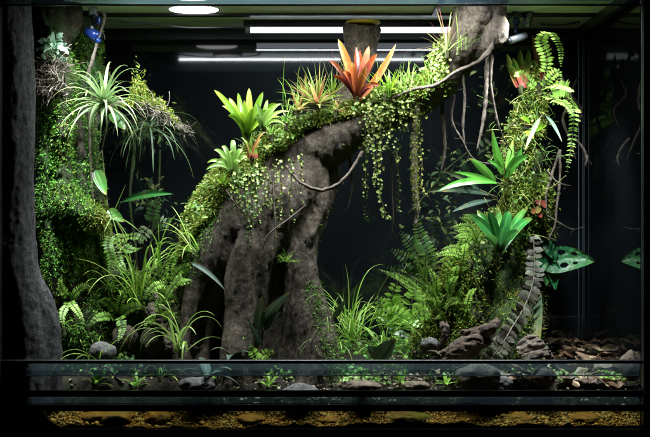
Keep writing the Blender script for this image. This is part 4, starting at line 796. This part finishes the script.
for a, b, w in (((548, 240, .24), (546, 286, .22), 20), ((542, 258, .24), (528, 286, .2), 18), ((552, 262, .23), (555, 290, .21), 14), ((540, 238, .25), (552, 258, .22), 14)):
    holed(t, P(*a), P(*b), U(w), [(.3, .5, .08, .06), (.7, .4, .08, .06)], 'quilt', U(3))
mb = MB(); tube(mb, [P(542, 236, .26), P(544, 262, .25), P(540, 288, .25)], [.0018] * 3, 6); mb.build('stem', M['stem'], t)
leafset('small_leaf_plant', 'red berry-like buds on the side of the right column', P(538, 205, .24), [((536, 198, .22), (540, 205, .2), 6, 0), ((540, 206, .21), (536, 213, .19), 6, 0), ((542, 200, .21), (545, 208, .19), 5, 0), ((537, 211, .21), (541, 218, .19), 6, 0), ((534, 208, .21), (533, 214, .19), 5, 0)], 'redleaf', prof='round', stems=False)
leafset('small_leaf_plant', 'yellow-green oval leaf among the moss near the column top', P(536, 128, .24), [((532, 130, .22), (546, 126, .2), 8, 1), ((534, 138, .22), (524, 132, .2), 7, 1), ((530, 122, .22), (520, 118, .2), 6, 1)], 'lime', prof='ovate', stems=False)
leafset('dark_leaf_plant', 'dark shaded leaves growing in the hollow of the stump', P(262, 345, .12), [((262, 320, .12), (290, 292, .09), 12, 2), ((258, 330, .12), (262, 296, .1), 11, 0), ((262, 345, .11), (248, 318, .08), 8, 0), ((264, 330, .12), (280, 312, .09), 9, 2)], 'grey_l', prof='ovate')
leafset('lance_leaf_plant', 'grey-green lance leaf leaning on the left roots of the stump', P(192, 268, .1), [((190, 263, .1), (225, 290, .08), 5, 4)], 'grey_l')
leafset('grey_leaf_plant', 'grey slender leaf standing right of the stump foot', P(333, 318, .15), [((330, 312, .15), (314, 290, .13), 7, 0), ((334, 318, .13), (345, 300, .12), 6, 0)], 'grey_l')
leafset('grey_leaf_plant', 'arrow-shaped grey leaves above the front bar right of centre', P(384, 368, .1), [((376, 362, .1), (396, 339, .08), 17, 1), ((378, 358, .12), (368, 345, .1), 10, 0)], 'grey_l', prof='ovate')
leafset('small_leaf_plant', 'pale bluish oval leaf below the bright fern', P(392, 340, .14), [((386, 322, .14), (404, 322, .12), 17, 1), ((390, 330, .15), (408, 338, .12), 8, 1)], 'lichen', prof='ovate')
for i, (px, py, y, n, L, lab) in enumerate([(208, 372, .05, 7, 24, 'striped rosette of dark leaves in front of the left roots'), (232, 352, .09, 6, 20, 'striped dark leaves at the foot of the stump')]):
    t = thing('striped_leaf_plant', lab, 'plant', P(px, py + 4, y)); mb = MB(); rosette(mb, P(px, py + 4, y), n, (U(L), U(L * 1.3)), U(9), (5, 45), .9, prof='ovate', fold=.15, seg=12); mb.build('leaves', M['grey_l'], t)
    mb = MB(); tube(mb, [P(px, py + 12, y), P(px, py + 2, y)], [.003, .002], 6); mb.build('stem', M['stem'], t)
# ================================================================== grasses
def grass(px, py, y, n, L, Wd, lab, mat_='grass', el=(35, 88), droop=1.1, az=(0, 360), spread=.006, grp='grass tufts'):
    b = P(px, py, y); t = thing('grass_tuft', lab, 'grass plant', b, grp); mb = MB()
    for i in range(n):
        e = radians(R.uniform(*el)); a = radians(R.uniform(*az)); l = U(R.uniform(*L)); q = b + np.array([R.normal(0, spread), R.normal(0, spread), 0])
        ribbon(mb, arc(q, (cos(a) * cos(e), sin(a) * cos(e), sin(e)), l, droop * R.uniform(.5, 1.6), 13, .15), U(Wd) * R.uniform(.7, 1.2), 'grass', .35)
    mb.build('blades', M[mat_], t); mb = MB(); tube(mb, [b - [0, 0, .012], b + [0, 0, .006]], [.005, .003], 7); mb.build('root_crown', M['stem'], t)
grass(138, 308, .18, 34, (35, 95), 3.0, 'bright upright grass tuft between the left wall and the stump', el=(30, 89), droop=1.3)
grass(180, 352, .07, 15, (45, 82), 3.4, 'arching striped grass tuft above the front bar on the left', 'grassV', el=(35, 85), droop=1.9)
grass(192, 252, .13, 16, (30, 66), 2.4, 'wispy grass fanning left from the edge of the mossy log', 'grass', el=(-5, 70), droop=.9, az=(110, 250))
grass(352, 338, .17, 52, (40, 98), 2.2, 'big tuft of fine bright grass right of the stump', el=(35, 89), droop=1.2, spread=.012)
grass(384, 352, .13, 24, (35, 75), 2.2, 'grass tuft leaning right below the bright fern', el=(30, 85), droop=1.3, spread=.008)
grass(335, 352, .14, 14, (30, 75), 1.8, 'thin arching grass at the right foot of the stump', el=(20, 80), droop=1.5)
grass(100, 365, .08, 7, (40, 70), 1.8, 'few thin blades curving out by the front bar at far left', el=(30, 80), droop=1.6)
grass(385, 98, .15, 22, (15, 45), 1.4, 'fine grass blades standing on the log right of the orange rosette', el=(40, 89), droop=.5, spread=.012)
grass(408, 92, .15, 18, (12, 40), 1.4, 'short grass on the log above the thick mossy root', 'grassV', el=(40, 89), droop=.5, spread=.012)
grass(428, 86, .15, 16, (12, 35), 1.3, 'small grass sprig on the log left of its bare end', el=(30, 89), droop=.7, spread=.01)
grass(292, 110, .15, 14, (30, 60), 1.1, 'wiry thin blades arching left over the green bromeliads', el=(20, 89), droop=1.0, spread=.012)
grass(345, 85, .24, 14, (30, 52), 1.1, 'wiry reddish blades behind the orange rosette', 'redair', el=(50, 89), droop=.4, spread=.02)
grass(458, 50, .12, 12, (20, 40), 1.2, 'thin grass at the foot of the reddish air plant', 'grass', el=(20, 80), droop=.9)
grass(325, 344, .1, 10, (25, 45), 1.6, 'small grass sprig against the right foot of the stump', el=(20, 80), droop=1.4)
grass(270, 205, .13, 8, (12, 20), 1.4, 'tiny tuft in front of the stump among the dark strands', el=(10, 80), droop=1.0)
grass(288, 262, .12, 26, (8, 17), 1.2, 'little pale tuft growing on the middle of the stump', 'fernP', el=(10, 80), droop=.8)
# ================================================================== ferns
def fern(lab, base, fr, mat_='fern', grp='ferns', n=20, LW=8, lw=.4, name='fern', free=False):
    b = np.array(base); t = thing(name, lab, 'fern', b, grp)
    for f in fr:
        pts = [P(*q) for q in f]; pts = [b] + pts if np.linalg.norm(pts[0] - b) > .003 and not free else pts
        mb = MB(); sm = MB(); L = np.linalg.norm(np.diff(np.array(pts), axis=0), axis=1).sum(); k = max(8, int(L / U(LW * lw * .95)))
        pa = cat(pts, k * 2); frond(mb, pa, U(LW), k, lw, sm=sm, stem=.0007); o = mb.build('frond', M[mat_], t); sm.build('stalk', M['stem'], o)
fern('bright pale fern with ladder-like fronds below the middle', P(402, 330, .15), [[(396, 310, .13), (392, 296, .12), (407, 264, .11)], [(408, 312, .14), (414, 295, .14), (416, 285, .14)], [(390, 318, .13), (382, 306, .12), (377, 298, .11)], [(415, 318, .12), (424, 312, .11), (430, 312, .1)], [(402, 318, .11), (392, 312, .09), (380, 312, .08)]], 'fernP', LW=13, lw=.42)
fern('yellow-green fern spreading flat under the pale fern', P(400, 335, .12), [[(408, 322, .1), (418, 316, .08), (430, 318, .07)], [(395, 322, .11), (386, 316, .09), (378, 320, .08)], [(403, 325, .08), (412, 322, .06), (422, 326, .05)]], 'fern', LW=10, lw=.5)
t_fr = []; Pm, Nm = samp(CS, 60, lambda C, N: ((topx(C, 0)[0] > 425) & (topx(C, 0)[0] < 492) & (topx(C, 0)[1] < 325) & (topx(C, 0)[1] > 235)) * np.clip(N[:, 2] + .6 - .5 * N[:, 0], 0, 1))
for q, nn in zip(Pm, Nm):
    bx_, by_ = topx(q[None], 0); bx_, by_ = bx_[0], by_[0]; a = radians(R.uniform(40, 185)); l = R.uniform(16, 44); tx, ty = bx_ + cos(a) * l, by_ - sin(a) * l * .9 + 3; dy = q[1] - R.uniform(.03, .09)
    t_fr.append([(bx_, by_, q[1]), (bx_ * .5 + tx * .5, by_ * .5 + ty * .5 - R.uniform(2, 8), dy + .03), (tx, ty, dy)])
fern('bushy lacy fern with many small leaflets in front of the right column base', P(452, 288, .25), t_fr, 'fernP', LW=4.4, lw=.6, free=True)
t_fr = []
for k in range(18):
    bx_, by_ = R.normal(432, 8), R.normal(305, 10); a = radians(R.uniform(60, 150)); l = R.uniform(18, 48); tx, ty = bx_ + cos(a) * l, by_ - sin(a) * l; dy = R.uniform(.12, .2)
    t_fr.append([(bx_, by_, dy + .03), ((bx_ + tx) / 2, (by_ + ty) / 2 - 3, dy + .01), (tx, ty, dy)])
fern('lower lacy fern beside the dark cork of the right column', P(436, 322, .24), t_fr, 'fern', LW=4.2, lw=.6)
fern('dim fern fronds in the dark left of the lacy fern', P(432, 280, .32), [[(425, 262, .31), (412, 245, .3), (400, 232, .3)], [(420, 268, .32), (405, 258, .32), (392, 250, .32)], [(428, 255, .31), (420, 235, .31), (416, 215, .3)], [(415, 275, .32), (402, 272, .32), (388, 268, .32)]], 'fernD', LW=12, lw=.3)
fern('curled fern frond arching over the top of the right column', P(540, 88, .22), [[(547, 62, .2), (541, 40, .19), (551, 33, .18), (560, 48, .17), (561, 66, .17)]], 'fernP', LW=8, lw=.42)
fern('fern frond hanging straight down right of the column top', P(545, 96, .22), [[(556, 90, .2), (567, 90, .19), (574, 108, .18), (572, 140, .18), (566, 176, .18)]], 'fern', LW=10.5, lw=.32)
fern('short sideways fern fronds near the top of the right column', P(540, 92, .22), [[(552, 86, .18), (564, 88, .16), (574, 92, .15)], [(550, 78, .2), (558, 72, .2), (560, 84, .2)], [(528, 80, .2), (520, 74, .18), (514, 76, .18)], [(556, 100, .18), (566, 104, .17), (574, 116, .16)]], 'fernP', LW=6.5, lw=.42)
fern('pale leafy fern sprays between the grass and the left roots of the stump', P(170, 285, .16), [[(178, 272, .13), (188, 266, .12), (200, 264, .12)], [(170, 268, .14), (174, 258, .13), (182, 254, .12)], [(164, 275, .12), (150, 270, .11), (140, 272, .1)], [(176, 280, .1), (184, 282, .09), (192, 280, .09)], [(160, 284, .1), (150, 290, .09), (142, 300, .09)], [(182, 276, .09), (170, 290, .08), (164, 304, .08)]], 'fernP', LW=5.5, lw=.5)
fern('green fern sprays hanging below the moss ledge', P(112, 232, .2), [[(122, 245, .17), (132, 250, .16), (142, 248, .15)], [(116, 250, .17), (120, 262, .16), (126, 270, .15)], [(108, 245, .16), (112, 262, .15), (108, 280, .14)], [(120, 238, .18), (134, 236, .17), (146, 240, .16)]], 'fern', LW=6.5, lw=.5)
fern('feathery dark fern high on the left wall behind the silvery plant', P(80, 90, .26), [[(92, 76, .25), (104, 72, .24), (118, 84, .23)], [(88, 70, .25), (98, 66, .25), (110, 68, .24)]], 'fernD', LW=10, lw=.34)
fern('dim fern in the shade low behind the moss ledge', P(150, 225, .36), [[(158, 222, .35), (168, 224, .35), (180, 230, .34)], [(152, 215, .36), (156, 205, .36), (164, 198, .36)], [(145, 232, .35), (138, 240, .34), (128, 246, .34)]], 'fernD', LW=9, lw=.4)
fern('small fern sprig in the shadow at the stump foot by the front bar', P(258, 362, .07), [[(254, 354, .06), (252, 350, .05), (250, 344, .05)], [(262, 356, .05), (268, 352, .04), (274, 352, .04)], [(256, 358, .04), (264, 360, .03), (272, 360, .03)]], 'fernP', LW=6, lw=.5)
for i, (pts, lab) in enumerate([([(142, 100, .24), (160, 112, .22), (178, 122, .2), (196, 130, .19)], 'x')]):
    pass
fern('lush low fern crowding the soil between the left wall and the bright grass', P(118, 318, .2), [[(112, 306, .17), (104, 300, .15), (96, 302, .13)], [(120, 304, .17), (124, 292, .15), (132, 286, .14)], [(126, 310, .15), (136, 306, .13), (146, 308, .11)], [(108, 316, .14), (98, 318, .11), (88, 326, .1)], [(120, 318, .13), (122, 330, .11), (118, 342, .09)]], 'fern', LW=6, lw=.5)
fern('small fern draped over the dark stone beside the arching grass', P(160, 322, .12), [[(154, 318, .1), (148, 320, .08), (144, 330, .07)], [(164, 316, .1), (172, 314, .09), (180, 320, .08)], [(160, 314, .11), (158, 304, .1), (162, 296, .09)]], 'fernP', LW=5, lw=.5)
grass(112, 292, .17, 20, (18, 50), 1.8, 'short grass tuft on the foot of the mossy wall', el=(20, 85), droop=1.3)
grass(158, 268, .2, 16, (25, 62), 2.0, 'thin grass blades rising behind the bright grass tuft', el=(30, 88), droop=1.2)
grass(64, 330, .1, 12, (14, 34), 1.6, 'tiny grass sprigs against the foot of the cork trunk', el=(20, 80), droop=1.3)
fern('pale fern sprigs growing low on the mossy wall next to the cork trunk', P(70, 300, .16), [[(64, 292, .13), (60, 284, .12), (62, 274, .11)], [(76, 292, .13), (84, 286, .11), (92, 288, .1)], [(72, 304, .12), (78, 312, .1), (84, 322, .09)], [(66, 306, .12), (62, 316, .1), (64, 328, .09)]], 'fernP', LW=5, lw=.5)
for px_, py_, y_, n_, L_, l_ in [(96, 382, .07, 9, 13, 'small green rosette behind the lower glass near the cork trunk'), (136, 384, .06, 8, 12, 'small green rosette behind the lower glass below the bright grass'), (268, 384, .06, 8, 11, 'small dark rosette behind the lower glass at the stump foot'), (400, 380, .07, 8, 12, 'small green rosette behind the lower glass below the pale fern'), (446, 382, .06, 7, 11, 'small green rosette behind the lower glass left of the rounded brown stone')]:
    t = thing('small_rosette_plant', l_, 'plant', P(px_, py_ + 3, y_)); mb = MB(); rosette(mb, P(px_, py_ + 3, y_), n_, (U(L_), U(L_ * 1.7)), U(3.5), (15, 75), .9, prof='lance', fold=.2); mb.build('leaves', M['fern'], t); mb = MB(); tube(mb, [P(px_, py_ + 9, y_), P(px_, py_ + 2, y_)], [.002, .0015], 6); mb.build('stem', M['stem'], t)
grass(160, 376, .05, 8, (12, 34), 1.6, 'few grass blades behind the lower glass near the pale grey stone', el=(10, 80), droop=1.4)
fern('yellow-green sprig lying before the rounded brown stone behind the glass', P(456, 386, .035), [[(462, 382, .03), (470, 377, .025), (480, 374, .025)], [(460, 380, .03), (464, 374, .03), (466, 368, .03)]], 'fernP', LW=4, lw=.5)
# mossy branch sticking out at upper left
t = thing('mossy_branch', 'mossy branch with pale forked twigs sticking out right of the silvery plant', 'branch', P(118, 108, .26))
mb = MB(); tube(mb, [P(100, 112, .28), P(122, 104, .25), (q1 := P(148, 106, .21)), P(168, 118, .19), P(186, 131, .18)], [.008, .008, .006, .0035, .001], 9, noise=.3); Bo = mb.build('limb', M['root'], t)
mb = MB()
for k in range(110):
    u_ = R.uniform(136, 188); q = P(u_, np.interp(u_, [118, 148, 168, 186], [106, 107, 118, 131]) + R.normal(0, 2.5), .185 + R.normal(0, .006)); tube(mb, arc(q, [R.normal(.8, .5), R.normal(0, .4), R.normal(-.35, .6)], R.uniform(.012, .05), .2, 6, 2.6), R.uniform(.0005, .0011), 4, n=7)
mb.build('twigs', M['twig'], t)
nb = 2200; a_ = 122 + 62 * R.beta(1.5, 1.9, nb); c_ = np.interp(a_, [118, 148, 168, 186], [103, 104, 115, 130]); th_ = np.interp(a_, [118, 135, 155, 186], [4, 8, 6, 1.5]); cl_ = fbm(np.column_stack([a_ * .02, c_ * 0, c_ * 0]), 9, 2, 3)
Pn = np.array([P(a, c - abs(R.normal(0, 1)) * t_ * (1 + k_) + 2, .2 + R.normal(0, .009)) for a, c, t_, k_ in zip(a_, c_, th_, cl_)]); mb = MB(); scat(mb, Pn[:1500], np.tile([0.2, -.3, 1.], (1500, 1)), tm_blade(), R.uniform(.004, .012, 1500), .9, lean=(0, 0, -.5)); scat(mb, Pn[1500:], np.tile([0.2, -.5, .8], (700, 1)), tm_leaf(.5), R.uniform(.004, .009, 700), .8); o = mb.build('moss', M['mossM'], t); o['kind'] = 'stuff'
# shingle vine
t = thing('shingle_vine', 'climbing vine of stacked grey leaves curving down the right column', 'vine', P(532, 240, .2))
sp = cat([P(532, 236, .21), P(533, 262, .2), P(531, 285, .19), P(522, 308, .175), P(510, 328, .165), P(500, 345, .155), P(487, 360, .145)], 120); sp[:, 1] -= .02
mb = MB(); tube(mb, sp[::8], [.0016] * 15, 6, n=60); mb.build('stem', M['twig'], t)
for k in range(26):
    i = int((k + .5) / 26 * 119); T_ = nrm(sp[min(119, i + 1)] - sp[max(0, i - 1)]); sd = nrm(np.cross(T_, [0, -1, 0]))
    for s in (-1, 1):
        L = U(R.uniform(8.5, 11.5)) * (.85 + .2 * sin(k / 26 * 3)); a = sp[i] + T_ * s * .002; b = a + s * sd * L - T_ * L * .05 + [0, R.normal(-.002, .002), R.normal(-.002, .001)]
        mb = MB(); leaf_to(mb, a, b + T_ * R.normal(0, .0012), L * R.uniform(.6, .85), L * R.uniform(-.1, .25), 'ovate', R.uniform(-.35, .2), True, n=9, across=4, wave=.05); mb.build('leaf', M['shingle'], t)
# ================================================================== equipment in the hood
def cyl(a, b, r, sides=16, m='grey', name='body', parent=None, sm=True):
    mb = MB(); tube(mb, [a, b], [r, r], sides, n=4); return mb.build(name, M[m], parent, smooth=True)
t = thing('misting_nozzle', 'blue misting nozzle hanging from a dark bracket at top left', 'nozzle', P(95, 12, .2))
mb = MB(); box(mb, P(89, 0, .2)[0], P(97, 0, .2)[0], .195, .215, P(0, 16, .2)[2], .905, .002); mb.build('bracket', M['grey'], t)
cyl(P(93, 15, .2), P(96, 26, .2), .0075, m='wire', parent=t, name='joint'); cyl(P(98, 17, .19), P(99, 24, .19), .0055, m='blue', parent=t, name='clip')
cyl(P(88, 31, .2), P(98, 38, .19), .0125, m='blue', parent=t, name='nozzle_body'); cyl(P(97, 39, .19), P(99, 43, .19), .0065, m='blue', parent=t, name='tip'); cyl(P(91, 26, .19), P(92, 30, .19), .005, m='alu', parent=t, name='collar')
t = thing('misting_nozzle', 'grey misting nozzle with a blue clip left of the right column top', 'nozzle', P(520, 15, .2))
cyl(P(508, 17, .2), P(524, 15, .2), .006, m='wire', parent=t, name='arm'); cyl(P(515, 12, .2), P(517, 24, .195), .0075, m='blue', parent=t, name='clip'); cyl(P(530, 12, .2), P(526, 27, .2), .0095, m='alu', parent=t, name='nozzle_body')
cyl(P(517, 24, .2), P(516, 34, .2), .004, m='blue', parent=t, name='joint'); cyl(P(509, 41, .19), P(525, 36, .2), .0085, m='alu', parent=t, name='lower_nozzle'); cyl(P(509, 41, .19), P(507.5, 41.6, .19), .0065, m='wire', parent=t, name='tip')
cyl(P(526, 14, .2), P(532, 8, .21), .005, m='wire', parent=t, name='hose')
for pts, lab in (([(100, 20, .3), (150, 24, .32), (190, 28, .32), (240, 27, .33), (252, 25, .35)], 'black cable sagging behind the hood bar on the left'), ([(540, 24, .3), (560, 25, .3), (580, 22, .3)], 'black cable behind the right misting nozzle')):
    mb = MB(); tube(mb, [P(*q) for q in pts], [.0022] * len(pts), 8, n=40); tag(mb.build('cable', M['wire']), lab, 'cable')
# ================================================================== rocks, driftwood, leaf litter
def rock(px, py, y, rx, ry, lab, m='rock', name='rock', sq=1):
    c = P(px, py, y); mb = MB(); import bmesh
    b = bmesh.new(); bmesh.ops.create_icosphere(b, subdivisions=4, radius=1); V = np.array([v.co[:] for v in b.verts]); F = np.array([[v.index for v in f.verts] for f in b.faces]); b.free()
    s = int(R.integers(99)); V = V * (1 + .2 * fbm(V, 1.0, 3, s) + .05 * fbm(V, 3, 4, s) - .04 * np.abs(fbm(V, 5, 3, s + 5)))[:, None] * [U(rx, y), U(rx, y) * .8, U(ry, y)] + c
    mb.add(V, F); return tag(mb.build(name, M[m]), lab, 'rock')
rock(476, 376, .045, 21, 14, 'smooth rounded brown stone behind the glass strip right of centre')
rock(199, 384, .04, 18, 9, 'pale grey stone behind the glass strip at left', 'rockg')
rock(362, 386, .04, 20, 6, 'flat pale stone behind the glass strip near the middle')
rock(418, 386, .045, 14, 6, 'flat reddish stone behind the glass strip right of the middle')
rock(124, 338, .13, 13, 14, 'brown mossy stone standing in front of the left wall', 'rockd')
rock(158, 340, .14, 16, 18, 'dark brown stone behind the arching grass', 'rockd')
rock(146, 300, .2, 18, 14, 'dark stone under the bright grass tuft', 'rockd')
rock(430, 344, .12, 10, 8, 'grey stone beside the dark cork of the right column', 'rockg')
rock(545, 376, .05, 12, 9, 'brown stone among the dead leaves behind the glass')
rock(632, 366, .08, 12, 16, 'brown stone at the far right behind the glass')
rock(500, 384, .06, 14, 8, 'dark low stone right of the rounded brown stone', 'rockg')
rock(300, 392, .04, 18, 8, 'dim stone at the foot of the stump behind the glass strip', 'rockg')
rock(100, 352, .08, 13, 10, 'small dark stone at the foot of the left wall', 'rockg')
am = [(96, 417, 15, 5, 'dim amber stone under water at the left end'), (118, 418, 20, 7, 'large amber stone under water left of the stump'), (158, 418, 17, 6.5, 'bright amber stone under water in line with the arching grass'), (198, 419, 10, 4, 'small amber stone under water below the pale grey stone'), (252, 419, 16, 5, 'amber stone under water in line with the stump foot'), (332, 420, 12, 4, 'small amber stone under water near the middle'), (408, 417, 22, 6, 'dark brown stone under water right of the middle'), (470, 420, 13, 4.5, 'amber stone under water below the rounded brown stone'), (520, 419, 15, 5, 'amber stone under water below the shingle vine'), (585, 419, 18, 5.5, 'large amber stone under water below the dead leaves')]
for k_, (px, py, rx, ry, lab) in enumerate(am): rock(px, py, .035, rx, ry * 1.2, lab, 'amber' if k_ != 6 else 'rockd', 'pond_stone')
def drift(pts, r, lab, name='driftwood_piece', m='drift'):
    p = [P(*q) for q in pts]; r = [U(x) for x in r]; tb = [(p, r)]; k = max(r)
    for i in range(5):
        a = R.integers(0, 2) if len(p) > 2 else 0; o_ = R.normal(0, .7, 3) * k; tb.append(([q + o_ + R.normal(0, .2, 3) * k for q in p[a:a + 3]], [x * R.uniform(.3, .55) for x in r[a:a + 3]]))
    tag(organic(name, tb, .0024, M[m], None, disp=((.004, 30, (3, 1, 1)), (.003, 90, (5, 1, 1)), (.0014, 240, (4, 1, 1))), smooth=2, ridge=(1,)), lab, 'driftwood', 'driftwood pieces')
drift([(442, 358, .1), (458, 350, .09), (474, 342, .09), (478, 340, .1)], [6, 9, 8, 4], 'smooth brown driftwood piece lying in front of the dark column')
drift([(462, 332, .12), (475, 333, .11), (490, 328, .1), (498, 320, .12)], [2, 4, 4.5, 3], 'twisted driftwood piece jutting out of the dark column')
drift([(418, 352, .12), (434, 352, .1), (440, 356, .08)], [2, 3, 2], 'small grey driftwood bit left of the dark column')
drift([(441, 350, .12), (444, 334, .11), (442, 322, .12)], [2.4, 2.2, 1.6], 'upright forked driftwood stick by the lacy fern')
for k, (pts, r) in enumerate([([(520, 352, .08), (532, 346, .07), (542, 340, .07)], [3, 4, 3]), ([(519, 346, .1), (528, 340, .09), (536, 338, .09)], [3, 4, 3]), ([(524, 358, .06), (536, 354, .05), (548, 352, .05)], [3.5, 4, 3]), ([(528, 336, .1), (540, 346, .08), (552, 358, .06)], [2.5, 3, 2.5])]):
    drift(pts, r, ['pale root lying lowest at the foot of the shingle vine', 'pale root lying topmost at the foot of the shingle vine', 'pale root nearest the glass beside the dead leaves', 'pale root crossing down into the dead leaves'][k], 'root_piece', 'root')
drift([(150, 305, .13), (158, 318, .11), (166, 332, .1), (170, 350, .09)], [5, 5, 5, 6], 'tan root leaning in front of the stump at left', 'root_piece', 'root')
drift([(122, 384, .06), (112, 372, .05), (104, 366, .06), (100, 376, .06)], [1.6, 1.8, 1.6, 1.4], 'thin bent root behind the glass strip at far left', 'root_piece', 'root')
def onG(px, py, lift):
    y = .5 if py < 346 else .07
    for yy in np.linspace(.07, .56, 60):
        if pyG(px, yy) <= py + 1: y = yy; break
    else: y = .56
    c = P(px, py, y) if y < .5 else G(px, y); g = G(px, y); c[2] = max(c[2], g[2]) + lift; return c
dl = [(555, 350, .2, 26), (575, 352, .12, 24), (598, 350, .2, 24), (618, 352, .16, 22), (563, 372, .06, 34), (590, 366, .07, 30), (600, 378, .055, 26), (570, 384, .05, 26), (552, 362, .09, 24), (622, 368, .1, 22), (582, 346, .3, 22), (604, 345, .34, 20), (560, 344, .33, 20), (540, 366, .08, 22), (612, 384, .06, 22), (628, 350, .2, 20), (578, 374, .05, 22), (592, 356, .1, 22), (566, 360, .08, 22), (606, 360, .1, 22), (530, 372, .07, 18), (548, 384, .055, 20), (588, 388, .05, 20), (543, 348, .2, 18), (620, 342, .36, 16), (590, 340, .45, 16), (572, 338, .45, 16), (633, 380, .06, 18)]
nb_ = len(dl); dl += [(R.uniform(535, 640), R.uniform(338, 372), .1, R.uniform(12, 26)) for _ in range(46)] + [(R.uniform(425, 638), R.uniform(366, 390), .1, R.uniform(12, 26)) for _ in range(36)]
wds = ['broad curled', 'thin folded', 'pale cupped', 'dark crumpled', 'flat torn', 'long twisted', 'small rolled']
def beside(px, py): return ('in the corner by the right wall' if px > 612 else 'right of the middle' if px > 588 else 'in the middle' if px > 562 else 'near the shingle vine foot') + (', behind the glass' if py > 363 else ', at the back of the pile' if py < 349 else ', on top of the pile')
for k, (px, py, y, L) in enumerate(dl):
    a = R.uniform(0, 6.28); c = onG(px, py, R.uniform(.008, .02)); L = U(L, c[1]) * 1.15; d = np.array([cos(a), sin(a) * .7, R.normal(.05, .25)]); d /= np.linalg.norm(d)
    cv_ = R.uniform(-.16, .2); mb = MB(); p0 = c - d * L / 2; pa = [p0 + d * L * s + np.array([0, 0, cv_ * L * sin(pi * s)]) for s in np.linspace(0, 1, 13)]
    ribbon(mb, np.array(pa), L * R.uniform(.34, .52), 'ovate', R.uniform(.1, .8), side=np.array([-d[1] * .8, d[0] * .8, R.normal(.2, .35)]), across=6, wave=.035)
    V, F, A = mb.c[0]; V = V + np.column_stack([.0015 * fbm(V, 90, 2, k + 3), .002 * fbm(V, 60, 2, k), .004 * fbm(V, 45, 2, k + 9)]); mb.c[0] = (V, F, A); tube(mb, [p0 - d * L * .15, p0, p0 + d * L * .2], [.0006, .0007, .0005], 4)
    tag(mb.build('dead_leaf', M['dead']), f'{wds[k % 7]} leaf {beside(px, py)}' if k < nb_ else 'small brown dead leaf lying loose on the floor of the right half', 'dead leaf', 'dead leaves piled at the right' if k < nb_ else 'small dead leaves on the floor of the right half')
# ground litter chips and low ground moss / seedlings
gs = faces_of(GR); mb = MB()
Pn, N = samp(gs, 1500, lambda C, N: (topx(C, 0)[0] < 525) * 1. + .05); scat(mb, Pn + [0, 0, .001], N, tm_leaf(.5), R.uniform(.005, .012, 1500), .5); tag(mb.build('leaf_litter', M['dead']), 'small brown leaf fragments strewn over the soil', 'leaf litter', kind='stuff')
mb = MB(); Pn, N = samp(gs, 2500, lambda C, N: (C[:, 1] < .2) * (topx(C, 0)[0] > 180) + .1)
for k in range(4): scat(mb, Pn[k::4], N[k::4], tm_peb(), R.lognormal(-5.3, .45, len(Pn[k::4])).clip(.002, .016), .5)
tag(mb.build('pebbles', M['gravel2']), 'dark pebbles and bark crumbs scattered on the soil', 'pebbles', kind='stuff')
def w_g(C, N): px, py = topx(C, 0); return (C[:, 1] > .125) * np.clip(fbm(C, 16, 3, 33) + np.where(px < 200, .5, np.where((px > 320) & (px < 440), .35, -.05)), 0, 1) * (px < 545)
Pn, N = samp(gs, 26000, w_g); mb = MB(); scat(mb, Pn, N, tm_blade(), R.uniform(.004, .011, 26000), .6, lean=(0, 0, -.5)); tag(mb.build('ground_moss', M['mossG']), 'green moss carpeting the soil between the plants', 'moss', kind='stuff')
Pn, N = samp(gs, 5200, lambda C, N: w_g(C, N) * np.where(topx(C, 0)[0] < 130, 3, 1)); mb = MB(); scat(mb, Pn + N * R.uniform(.003, .022, (5200, 1)), N + [0, -.4, .4], tm_leaf(.65), R.uniform(.006, .015, 5200), .5); tag(mb.build('ground_creeper_leaves', M['creeperG']), 'small green leaves carpeting the soil below the left wall and grasses', 'ground cover', kind='stuff')
Pn, N = samp(gs, 420, lambda C, N: (C[:, 1] > .08) * (C[:, 1] < .14) * (topx(C, 0)[0] > 60) * np.clip(fbm(C, 20, 2, 66) + .1, 0, 1)); mb = MB(); scat(mb, Pn + N * R.uniform(.003, .02, (420, 1)), N + [0, -.6, .3], tm_leaf(.6), R.uniform(.006, .013, 420), .5); tag(mb.build('seedling_leaves', M['fern']), 'little seedling leaves behind the lower strips of glass', 'ground cover', kind='stuff')
# ================================================================== camera, world
w = bpy.data.worlds.new('World'); bpy.context.scene.world = w; w.use_nodes = True; w.node_tree.nodes['Background'].inputs[0].default_value = (.5, .6, .8, 1); w.node_tree.nodes['Background'].inputs[1].default_value = .006
for o in bpy.data.objects:
    if '_w' in o: del o['_w']
cam = bpy.data.cameras.new('camera'); co = bpy.data.objects.new('camera', cam); COL.objects.link(co); cam.lens = 36 * CD / (650 * S); cam.sensor_width = 36; co.location = (0, -CD, CZ); co.rotation_euler = (pi / 2, 0, 0); cam.clip_end = 50
sc = bpy.context.scene; sc.camera = co; sc.view_settings.view_transform = 'Standard'; sc.view_settings.look = 'None'; sc.view_settings.exposure = 0.12
sc.render.engine = 'CYCLES'; sc.cycles.max_bounces = 7; sc.cycles.diffuse_bounces = 3; sc.cycles.glossy_bounces = 4; sc.cycles.transparent_max_bounces = 10; sc.cycles.use_denoising = True; sc.cycles.sample_clamp_indirect = 4; sc.cycles.caustics_reflective = False; sc.cycles.caustics_refractive = False
